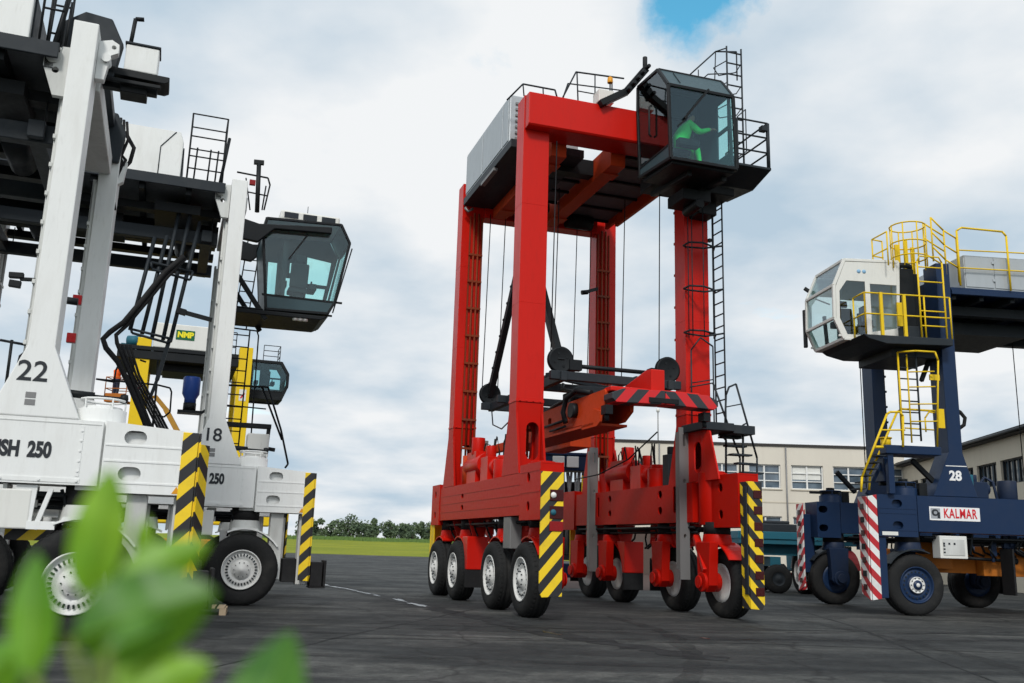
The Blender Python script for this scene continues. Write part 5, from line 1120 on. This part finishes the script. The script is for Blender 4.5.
# ================================================================== GROUND
def asphalt():
    m, nt, b = nodes('old_asphalt'); L = nt.links
    tc = N(nt, 'ShaderNodeTexCoord')
    mp = N(nt, 'ShaderNodeMapping'); L.new(tc.outputs['Object'], mp.inputs[0]); mp.inputs['Rotation'].default_value = (0, 0, R(12)); mp.inputs['Scale'].default_value = (.10, .55, 1)
    big = N(nt, 'ShaderNodeTexNoise', Scale=1.0, Detail=9, Roughness=.62, Distortion=.6); L.new(mp.outputs[0], big.inputs[0])
    mid = N(nt, 'ShaderNodeTexNoise', Scale=.55, Detail=8, Roughness=.7); L.new(tc.outputs['Object'], mid.inputs[0])
    fine = N(nt, 'ShaderNodeTexNoise', Scale=55, Detail=3, Roughness=.7); L.new(tc.outputs['Object'], fine.inputs[0])
    col = ramp(nt, big.outputs[0], .36, .66, (.012, .0145, .016), (.066, .068, .067))
    col = mixc(nt, math_n(nt, 'MULTIPLY', ramp(nt, mid.outputs[0], .46, .60), .75), col, (.017, .0195, .021))
    sp = ramp(nt, fine.outputs[0], .35, .75, (.4, .4, .4), (1.75, 1.75, 1.72))
    col = mixc(nt, .85, col, sp, 'MULTIPLY')
    for sc2, amt in ((3.2, .45), (11.0, .5)):
        gn = N(nt, 'ShaderNodeTexNoise', Scale=sc2, Detail=6, Roughness=.75); L.new(tc.outputs['Object'], gn.inputs[0]); col = mixc(nt, amt, col, ramp(nt, gn.outputs[0], .36, .64, (.35, .35, .36), (1.8, 1.78, 1.72)), 'MULTIPLY')
    vp = N(nt, 'ShaderNodeTexVoronoi', feature='F1', distance='CHEBYCHEV', Scale=.17); L.new(mp.outputs[0], vp.inputs[0]); vp.inputs['Scale'].default_value = 1.4
    vs_ = N(nt, 'ShaderNodeSeparateColor'); L.new(vp.outputs['Color'], vs_.inputs[0]); col = mixc(nt, 1.0, col, ramp(nt, vs_.outputs[0], 0, 1, (.72, .73, .75), (1.30, 1.28, 1.25)), 'MULTIPLY')
    st = N(nt, 'ShaderNodeTexNoise', Scale=1.9, Detail=5, Roughness=.6); L.new(tc.outputs['Object'], st.inputs[0]); col = mixc(nt, 1.0, col, ramp(nt, st.outputs[0], .28, .40, (.45, .45, .46), (1, 1, 1)), 'MULTIPLY')
    cr = N(nt, 'ShaderNodeTexVoronoi', feature='DISTANCE_TO_EDGE', Scale=.16); 
    wv = N(nt, 'ShaderNodeVectorMath', operation='ADD'); wn = N(nt, 'ShaderNodeTexNoise', Scale=.7, Detail=6); L.new(tc.outputs['Object'], wn.inputs[0]); sc_ = N(nt, 'ShaderNodeVectorMath', operation='SCALE'); sc_.inputs['Scale'].default_value = 2.0; L.new(wn.outputs['Color'], sc_.inputs[0])
    L.new(tc.outputs['Object'], wv.inputs[0]); L.new(sc_.outputs[0], wv.inputs[1]); L.new(wv.outputs[0], cr.inputs['Vector'])
    ck = ramp(nt, cr.outputs['Distance'], .0, .012, (.35, .35, .35), (1, 1, 1)); col = mixc(nt, 1.0, col, ck, 'MULTIPLY')
    L.new(col, b.inputs['Base Color'])
    L.new(ramp(nt, mid.outputs[0], .3, .7, (.62, .62, .62), (.9, .9, .9)), b.inputs['Roughness'])
    b.inputs['Specular IOR Level'].default_value = .3
    bp = N(nt, 'ShaderNodeBump', Strength=.5, Distance=.02); L.new(fine.outputs[0], bp.inputs['Height'])
    bp2 = N(nt, 'ShaderNodeBump', Strength=.35, Distance=.12); L.new(big.outputs[0], bp2.inputs['Height']); L.new(bp2.outputs[0], bp.inputs['Normal']); L.new(bp.outputs[0], b.inputs['Normal'])
    return m
def sheet(name, pts, z, mat):
    me = bpy.data.meshes.new(name); me.from_pydata([(x, y, z) for x, y in pts], [], [tuple(range(len(pts)))]); me.materials.append(mat)
    o = bpy.data.objects.new(name, me); COL.objects.link(o); o['kind'] = 'structure'; return o
gm, nt, b = nodes('meadow_ground'); tcn = N(nt, 'ShaderNodeTexCoord'); n1 = N(nt, 'ShaderNodeTexNoise', Scale=.05, Detail=8, Roughness=.7); nt.links.new(tcn.outputs['Object'], n1.inputs[0])
n2 = N(nt, 'ShaderNodeTexNoise', Scale=2.5, Detail=4); nt.links.new(tcn.outputs['Object'], n2.inputs[0])
cc = mixc(nt, .5, ramp(nt, n1.outputs[0], .3, .7, (.13, .17, .012), (.26, .27, .02)), ramp(nt, n2.outputs[0], .3, .7, (.6, .6, .6), (1.35, 1.35, 1.2)), 'MULTIPLY'); nt.links.new(cc, b.inputs['Base Color']); b.inputs['Roughness'].default_value = .9; b.inputs['Specular IOR Level'].default_value = .1
sheet('terrain', [(-3000, -3000), (3000, -3000), (3000, 3000), (-3000, 3000)], -.004, gm)
sheet('asphalt_yard', [(-160, -60), (200, -60), (200, 103), (-160, 99)], 0, asphalt())
# meadow rising gently beyond the yard
bmf = bmesh.new(); NX, NY = 60, 24; rows_ = []
for j in range(NY+1):
    y = 103+j*(420-103)/NY; rows_.append([bmf.verts.new((-330+i*460/NX, y, .004+2.3*(j/NY)**1.2+.12*math.sin(i*1.7+j)*(j > 2))) for i in range(NX+1)])
for j in range(NY):
    for i in range(NX): bmf.faces.new((rows_[j][i], rows_[j][i+1], rows_[j+1][i+1], rows_[j+1][i])).smooth = True
me = bpy.data.meshes.new('meadow'); bmf.to_mesh(me); bmf.free(); me.materials.append(gm); o = bpy.data.objects.new('meadow', me); COL.objects.link(o); o['kind'] = 'structure'
sheet('brick_pavement', [(1.2, 34), (8.6, 34.5), (9.0, 57), (1.0, 56.5)], .004, paint('red_brown_paving', (.075, .048, .042), .85, dirt=.5, dirtcol=(.05, .05, .05), scale=2))
# wet joint running across the yard with standing water
wetm, nt, b = nodes('wet_asphalt'); tcn = N(nt, 'ShaderNodeTexCoord'); n1 = N(nt, 'ShaderNodeTexNoise', Scale=3, Detail=6); nt.links.new(tcn.outputs['Object'], n1.inputs[0]); nt.links.new(ramp(nt, n1.outputs[0], .35, .65, (.010, .011, .012), (.028, .030, .031)), b.inputs['Base Color']); b.inputs['Roughness'].default_value = .75; b.inputs['Specular IOR Level'].default_value = .2
watm, nt, b = nodes('puddle_water'); b.inputs['Base Color'].default_value = (.02, .022, .024, 1); b.inputs['Roughness'].default_value = .22; b.inputs['Specular IOR Level'].default_value = .28
line = [(-7.6, 36.5), (-6.97, 34.8), (-6.2, 32.5), (-5.56, 30.7), (-4.5, 28.6), (-3.6, 26.5), (-2.7, 24.37), (-1.85, 22.4), (-1.0, 20.4), (-.1, 18.3), (.73, 16.6), (.94, 15.95), (1.58, 15.15), (2.3, 14.0), (3.0, 13.0)]
rnd = random.Random(11)
def strip(name, pts, w0, w1, z, mat):
    V_, F_ = [], []; fine = []
    for a, b_ in zip(pts[:-1], pts[1:]):
        for k in range(8): fine.append(Vector(a).lerp(Vector(b_), k/8))
    fine.append(Vector(pts[-1])); n = len(fine)
    for i, p in enumerate(fine):
        d = (fine[min(i+1, n-1)]-fine[max(i-1, 0)]).normalized(); nn = Vector((-d.y, d.x)); e = min(1, i/2, (n-1-i)/2)
        V_ += [(*(p+nn*max(.004, rnd.uniform(w0, w1))*e), z), (*(p-nn*max(.004, rnd.uniform(w0, w1))*e), z)]
    for i in range(n-1): F_.append((2*i, 2*i+1, 2*i+3, 2*i+2))
    me = bpy.data.meshes.new(name); me.from_pydata(V_, [], F_); me.materials.append(mat); o = bpy.data.objects.new(name, me); COL.objects.link(o); o['kind'] = 'structure'
strip('wet_joint', line, .10, .42, .004, wetm)
def blobs(name, pts, n, z, mat):
    V_, F_ = [], []; P_ = [Vector(p) for p in pts]
    for k in range(n):
        t = rnd.random()*(len(P_)-1); i_ = int(t); c0 = P_[i_].lerp(P_[i_+1], t-i_); d = (P_[i_+1]-P_[i_]).normalized(); nn = Vector((-d.y, d.x)); c0 = c0+nn*rnd.gauss(0, .05)
        L_ = rnd.uniform(.12, .75); w_ = rnd.uniform(.02, .09); b0 = len(V_)
        for q in range(14):
            a = q*2*math.pi/14; r_ = rnd.uniform(.6, 1.15); p = c0+d*math.cos(a)*L_*r_+nn*math.sin(a)*w_*r_; V_.append((p.x, p.y, z+k*.00002))
        F_.append(tuple(range(b0, b0+14)))
    me = bpy.data.meshes.new(name); me.from_pydata(V_, [], F_); me.materials.append(mat); o = bpy.data.objects.new(name, me); COL.objects.link(o); o['kind'] = 'structure'
blobs('puddle', [(-6.4, 33.2), (-5.9, 31.6), (-5.5, 30.5), (-5.0, 29.6), (-4.5, 28.5)], 20, .008, watm)
blobs('puddle', [(-4.3, 28.0), (-3.4, 26.0)], 5, .008, watm)
blobs('puddle', [(-2.9, 24.9), (-2.25, 23.4), (-1.85, 22.4)], 13, .008, watm)
tm, nt, b = nodes('tyre_mark'); tcn = N(nt, 'ShaderNodeTexCoord'); n1 = N(nt, 'ShaderNodeTexNoise', Scale=1.6, Detail=8, Roughness=.75); nt.links.new(tcn.outputs['Object'], n1.inputs[0]); b.inputs['Base Color'].default_value = (.008, .008, .009, 1); b.inputs['Roughness'].default_value = .8; nt.links.new(ramp(nt, n1.outputs[0], .42, .72, (0, 0, 0), (.75, .75, .75)), b.inputs['Alpha'])
for pts in ([(-14, 17.2), (-6, 15.4), (0, 15.2), (8, 17.2), (18, 21.5)], [(-14, 19.0), (-6, 16.6), (0, 16.4), (8, 18.6), (18, 23.2)], [(1.6, 9), (2.6, 13), (2.9, 17), (2.2, 21)], [(6.2, 9), (6.9, 13), (7.0, 17), (6.4, 22)], [(-9, 11), (-3, 12.4), (4, 12.2), (12, 13.5)]): strip('tyre_mark', pts, .10, .2, .006, tm)
strip('puddle', [(.68, 16.75), (.95, 15.95)], .05, .12, .008, watm)
strip('puddle', [(3.3, 16.4), (3.42, 16.1)], .03, .06, .008, watm)
for pts in ([(-5.5, 13.4), (-2, 14.6), (4, 15.6), (9, 15.2), (16, 16.5)], [(-4, 17.2), (1.5, 17.4), (6, 18.6), (14, 19)], [(5.5, 9), (6.2, 14), (7.2, 20), (8.0, 30)], [(-3.6, 9), (-2.4, 15), (-.6, 22), (0, 27)]): strip('slab_joint', pts, .01, .035, .004, wetm)

# ================================================================== FAR TREES
leafm, nt, b = nodes('far_foliage'); oi = N(nt, 'ShaderNodeTexCoord'); n1 = N(nt, 'ShaderNodeTexNoise', Scale=.35, Detail=4); nt.links.new(oi.outputs['Object'], n1.inputs[0]); nt.links.new(ramp(nt, n1.outputs[0], .3, .7, (.032, .060, .034), (.105, .145, .065)), b.inputs['Base Color']); b.inputs['Roughness'].default_value = .8
bark = paint('bark', (.08, .06, .045), .9)
def tree(px, top, wpx, Y, seed, label):
    rnd = random.Random(seed); p = at(px, 540, 1, Y); x = p[0]; zg = 2.3*max(0, (Y-103)/317)**1.2; hz = at(px, top, 1, Y)[2]; H_ = hz-zg; w = wpx*1.3*Y/933/2
    t = thing('tree', label, 'tree', (x, Y, zg), 0, 'trees along the far edge of the meadow')
    g = G(); g.tube(((0, 0, -.3), (.1, 0, H_*.3), (.0, .1, H_*.65)), [.32, .24, .1], 8)
    for k in range(6):
        a = rnd.uniform(0, 6.28); g.tube(((.05, 0, H_*rnd.uniform(.22, .45)), (math.cos(a)*w*.5, math.sin(a)*w*.5, H_*rnd.uniform(.5, .75))), [.12, .04], 6)
    g.obj('trunk', bark, t)
    g = G(); cl = [(rnd.uniform(-.62, .62)*w, rnd.uniform(-.6, .6)*w, H_*rnd.uniform(.12, .82), rnd.uniform(.25, .5)*w) for _ in range(rnd.randint(8, 16))]+[(0, 0, H_*.88, w*.3)]
    for cx, cy, cz, cr_ in cl:
        for k in range(120):
            d = Vector((rnd.gauss(0, 1), rnd.gauss(0, 1), rnd.gauss(0, .8))).normalized()*cr_*rnd.uniform(.5, 1.05); c0 = Vector((cx, cy, cz))+d
            if c0.z < H_*.05: continue
            u = Vector((rnd.gauss(0, 1), rnd.gauss(0, 1), rnd.gauss(0, 1))).normalized(); v = u.orthogonal(); s_ = rnd.uniform(.22, .5)
            g.face([g.bm.verts.new(c0+u*s_), g.bm.verts.new(c0+v*s_*.7), g.bm.verts.new(c0-u*s_), g.bm.verts.new(c0-v*s_*.7)])
    g.obj('crown', leafm, t)
TS = [(306, 520, 16, 350), (320, 519, 17, 340), (333, 521, 15, 352), (350, 516.5, 30, 345), (364, 524, 13, 360), (373, 519, 17, 342), (388, 521, 18, 348), (402, 524, 18, 338), (412, 532, 12, 330), (421, 522, 16, 350), (434, 521, 18, 346), (448, 523, 18, 352)]
ORD = ['half hidden by the striped plate of carrier 18', 'slim, second in the row from the white carrier', 'short, between the slim tree and the widest tree', 'widest and tallest of the row', 'low, close behind the right side of the widest tree', 'narrow with a pointed top, right of the widest tree', 'round, in the middle between the widest tree and the red carrier', 'low and broad, left of the smallest tree', 'smallest bush like tree of the row', 'nearest visible to the left edge of the red carrier', 'partly covered by the yellow plate of the red carrier', 'last of the row, hidden behind the red wheels']
for i, (a, t_, w_, y_) in enumerate(TS): tree(a, t_, w_, y_, 40+i, 'far dark green tree, '+ORD[i])
# long grass at the foot of the trees
lg, nt, b = nodes('long_grass'); b.inputs['Base Color'].default_value = (.10, .17, .04, 1); b.inputs['Roughness'].default_value = .9
g = G(); rnd = random.Random(5)
for k in range(5200):
    x = rnd.uniform(-95, -8); y = rnd.uniform(322, 336); z = 2.3*((y-103)/317)**1.2; h = rnd.uniform(.6, 1.5); w = rnd.uniform(.2, .5)
    g.face([g.bm.verts.new((x-w, y, z-.1)), g.bm.verts.new((x+w, y+rnd.uniform(-.3, .3), z-.1)), g.bm.verts.new((x+rnd.uniform(-.3, .3), y, z+h))])
tag(g.obj('long_grass', lg), 'strip of pale green long grass at the foot of the far trees', 'grass', kind='stuff')

# ================================================================== FOREGROUND SHRUB
lf, nt, b = nodes('young_leaf'); L = nt.links
tcn = N(nt, 'ShaderNodeTexCoord'); n1 = N(nt, 'ShaderNodeTexNoise', Scale=25, Detail=3); L.new(tcn.outputs['Object'], n1.inputs[0])
def leaf_mat(name, c0, c1, tr):
    m, nt, b = nodes(name); L = nt.links; tcn = N(nt, 'ShaderNodeTexCoord'); n1 = N(nt, 'ShaderNodeTexNoise', Scale=22, Detail=3); L.new(tcn.outputs['Object'], n1.inputs[0])
    c_ = ramp(nt, n1.outputs[0], .35, .65, c0, c1); L.new(c_, b.inputs['Base Color']); b.inputs['Roughness'].default_value = .45
    t = N(nt, 'ShaderNodeBsdfTranslucent'); L.new(mixc(nt, .5, c_, (.62, .85, .06)), t.inputs[0]); mx = N(nt, 'ShaderNodeMixShader'); mx.inputs[0].default_value = tr
    L.new(b.outputs[0], mx.inputs[1]); L.new(t.outputs[0], mx.inputs[2]); L.new(mx.outputs[0], nt.nodes['Material Output'].inputs[0]); return m
leaf_l = leaf_mat('leaf_light', (.13, .34, .012), (.28, .52, .035), .38)
leaf_m = leaf_mat('leaf_mid', (.06, .23, .007), (.13, .34, .014), .32)
leaf_d = leaf_mat('leaf_dark', (.020, .11, .004), (.07, .22, .010), .25)
stemm = paint('green_stem', (.16, .22, .05), .6, dirt=.2)
sb = thing('shrub', 'blurred bright green leafy shrub close to the camera at the lower left', 'shrub', (-.17, .52, 0))
def leaf(base, tip, wpx, Y0, Y1, mat, curl=.15, tilt=(0, 0)):
    """one pointed leaf from base to tip; pixels give where it is seen, Y0/Y1 its distance"""
    B_ = Vector(at(base[0], base[1], 1, Y0)); T_ = Vector(at(tip[0], tip[1], 1, Y1)); ax = T_-B_; ln = ax.length; ax.normalize()
    view = (B_+T_)/2-Vector((0, 0, EYE)); view.normalize(); sd = ax.cross(view).normalized(); sd = (sd+Vector((0, tilt[0], tilt[1]))).normalized(); nn = sd.cross(ax).normalized()
    w = wpx*Y0/933/2; g = G(); n, m_ = 16, 8; grid = []; O_ = Vector((-.17, .52, 0))
    mx_ = max((t/40)**.65*(1-t/40)**.85 for t in range(41)); mid = []
    for i in range(n+1):
        t = i/n; ww = w*t**.65*(1-t)**.85/mx_; row = []; spine = B_+ax*ln*t+nn*curl*ln*(t-.5)**2-O_; mid.append(spine-nn*.0004)
        for j in range(m_+1):
            q = (j/m_-.5)*2; row.append(g.bm.verts.new(spine+sd*ww*q+nn*(abs(q)*ww*.45+.07*ww*math.sin(t*17+abs(q)*2)*abs(q))))
        grid.append(row)
    for i in range(n):
        for j in range(m_): g.face([grid[i][j], grid[i][j+1], grid[i+1][j+1], grid[i+1][j]], True)
    bmesh.ops.remove_doubles(g.bm, verts=g.bm.verts[:], dist=1e-6)
    o = g.obj('leaf', mat, sb); G().tube(mid, [.0009*(1-.8*k/n) for k in range(n+1)], 6).obj('midrib', leaf_l, o); return B_
D = .46
bases = [leaf((86, 598), (112, 466), 52, D, D, leaf_l, .2), leaf((31, 676), (36, 550), 44, D-.01, D, leaf_m, .1), leaf((70, 640), (216, 592), 92, D-.03, D-.02, leaf_d, .25),
         leaf((112, 588), (211, 541), 46, D+.01, D+.03, leaf_l, .1), leaf((141, 560), (146, 516), 20, D+.03, D+.03, leaf_l, .1), leaf((92, 712), (214, 664), 62, D-.03, D-.01, leaf_l, .15), leaf((248, 745), (293, 628), 74, D-.02, D+.02, leaf_d, .2),
         leaf((-25, 690), (24, 640), 52, D, D+.02, leaf_m, .2), leaf((108, 650), (176, 618), 34, D-.04, D-.02, leaf_d, .2), leaf((60, 770), (128, 690), 50, D-.03, D, leaf_m, .2), leaf((-5, 770), (40, 668), 40, D+.02, D+.03, leaf_d, .2)]
g = G(); off = Vector((-.17, .52, 0)); root_ = Vector((0, 0, 0)); fork = Vector(at(110, 800, 1, D))-off
g.tube((root_, root_.lerp(fork, .5)+Vector((.01, .01, 0)), fork), [.012, .009, .006], 8)
for b_ in bases: e = b_-off; g.tube((fork, fork.lerp(e, .5)+Vector((0, .004, -.004)), e), [.004, .003, .0018], 6)
f2 = Vector(at(240, 820, 1, D))-off; g.tube((root_, root_.lerp(f2, .6), f2), [.01, .007, .004], 8); g.obj('stem', stemm, sb)

# ================================================================== SKY, SUN
SUN_EL, SUN_AZ = R(42), R(186)         # azimuth clockwise from +Y (behind the camera)
sd_ = Vector((math.sin(SUN_AZ)*math.cos(SUN_EL), math.cos(SUN_AZ)*math.cos(SUN_EL), math.sin(SUN_EL)))
w = bpy.data.worlds.new('World'); sc.world = w; w.use_nodes = True; nt = w.node_tree; nt.nodes.clear(); L = nt.links
out = N(nt, 'ShaderNodeOutputWorld'); sky = N(nt, 'ShaderNodeTexSky', sky_type='NISHITA', sun_disc=False, sun_elevation=SUN_EL, sun_rotation=SUN_AZ); sky.air_density = 1.0; sky.dust_density = .6
bg1 = N(nt, 'ShaderNodeBackground', Strength=.15); hs_ = N(nt, 'ShaderNodeHueSaturation'); hs_.inputs['Hue'].default_value = .465; hs_.inputs['Saturation'].default_value = 1.3; hs_.inputs['Value'].default_value = 1.5; L.new(sky.outputs[0], hs_.inputs['Color']); L.new(hs_.outputs[0], bg1.inputs[0])
tcn = N(nt, 'ShaderNodeTexCoord'); sep = N(nt, 'ShaderNodeSeparateXYZ'); L.new(tcn.outputs['Generated'], sep.inputs[0])
zz = math_n(nt, 'ADD', math_n(nt, 'MAXIMUM', sep.outputs[2], 0.0), .22)
cmb = N(nt, 'ShaderNodeCombineXYZ'); L.new(math_n(nt, 'DIVIDE', sep.outputs[0], zz), cmb.inputs[0]); L.new(math_n(nt, 'DIVIDE', sep.outputs[1], zz), cmb.inputs[1])
mp = N(nt, 'ShaderNodeMapping'); L.new(cmb.outputs[0], mp.inputs[0]); mp.inputs['Location'].default_value = (3.3, 1.7, 0)
cn1 = N(nt, 'ShaderNodeTexNoise', Scale=1.25, Detail=10, Roughness=.56, Distortion=.25); L.new(mp.outputs[0], cn1.inputs[0])
cn2 = N(nt, 'ShaderNodeTexNoise', Scale=1.7, Detail=7, Roughness=.5); L.new(mp.outputs[0], cn2.inputs[0])
cov = ramp(nt, cn1.outputs[0], .22, .36)
hole = N(nt, 'ShaderNodeVectorMath', operation='DISTANCE'); L.new(tcn.outputs['Generated'], hole.inputs[0]); hd = (fw*F_PX+r2*(703-512)-u2*(-14-341.5)).normalized(); hole.inputs[1].default_value = hd
hn_ = N(nt, 'ShaderNodeTexNoise', Scale=11.0, Detail=8, Roughness=.6); L.new(tcn.outputs['Generated'], hn_.inputs[0])
hole_n = math_n(nt, 'ADD', hole.outputs['Value'], math_n(nt, 'MULTIPLY', math_n(nt, 'SUBTRACT', hn_.outputs[0], .5), .16))
hm = ramp(nt, hole_n, .022, .062); cov = math_n(nt, 'MULTIPLY', cov, hm)
ccol = ramp(nt, cn2.outputs[0], .36, .60, (.50, .63, .745), (.92, .94, .955))
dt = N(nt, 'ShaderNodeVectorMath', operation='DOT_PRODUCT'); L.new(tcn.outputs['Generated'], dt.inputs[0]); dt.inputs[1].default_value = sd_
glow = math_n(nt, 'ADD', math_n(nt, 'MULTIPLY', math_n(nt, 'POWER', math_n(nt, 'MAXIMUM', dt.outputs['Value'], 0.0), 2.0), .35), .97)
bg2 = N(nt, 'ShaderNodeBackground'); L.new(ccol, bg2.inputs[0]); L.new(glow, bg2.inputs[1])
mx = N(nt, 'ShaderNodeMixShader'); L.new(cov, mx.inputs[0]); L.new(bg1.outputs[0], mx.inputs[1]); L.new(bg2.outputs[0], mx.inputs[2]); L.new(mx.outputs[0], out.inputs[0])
sl = bpy.data.lights.new('sun', 'SUN'); sl.energy = 2.1; sl.angle = R(10); sl.color = (1, .965, .91); so = bpy.data.objects.new('sun', sl); COL.objects.link(so)
so.rotation_euler = sd_.to_track_quat('Z', 'Y').to_euler()
vs = sc.view_settings; vs.view_transform = 'Standard'; vs.look = 'None'; vs.exposure = 0; vs.gamma = 1; vs.use_curve_mapping = False
sc.cycles.transparent_max_bounces = 16; sc.cycles.max_bounces = 8
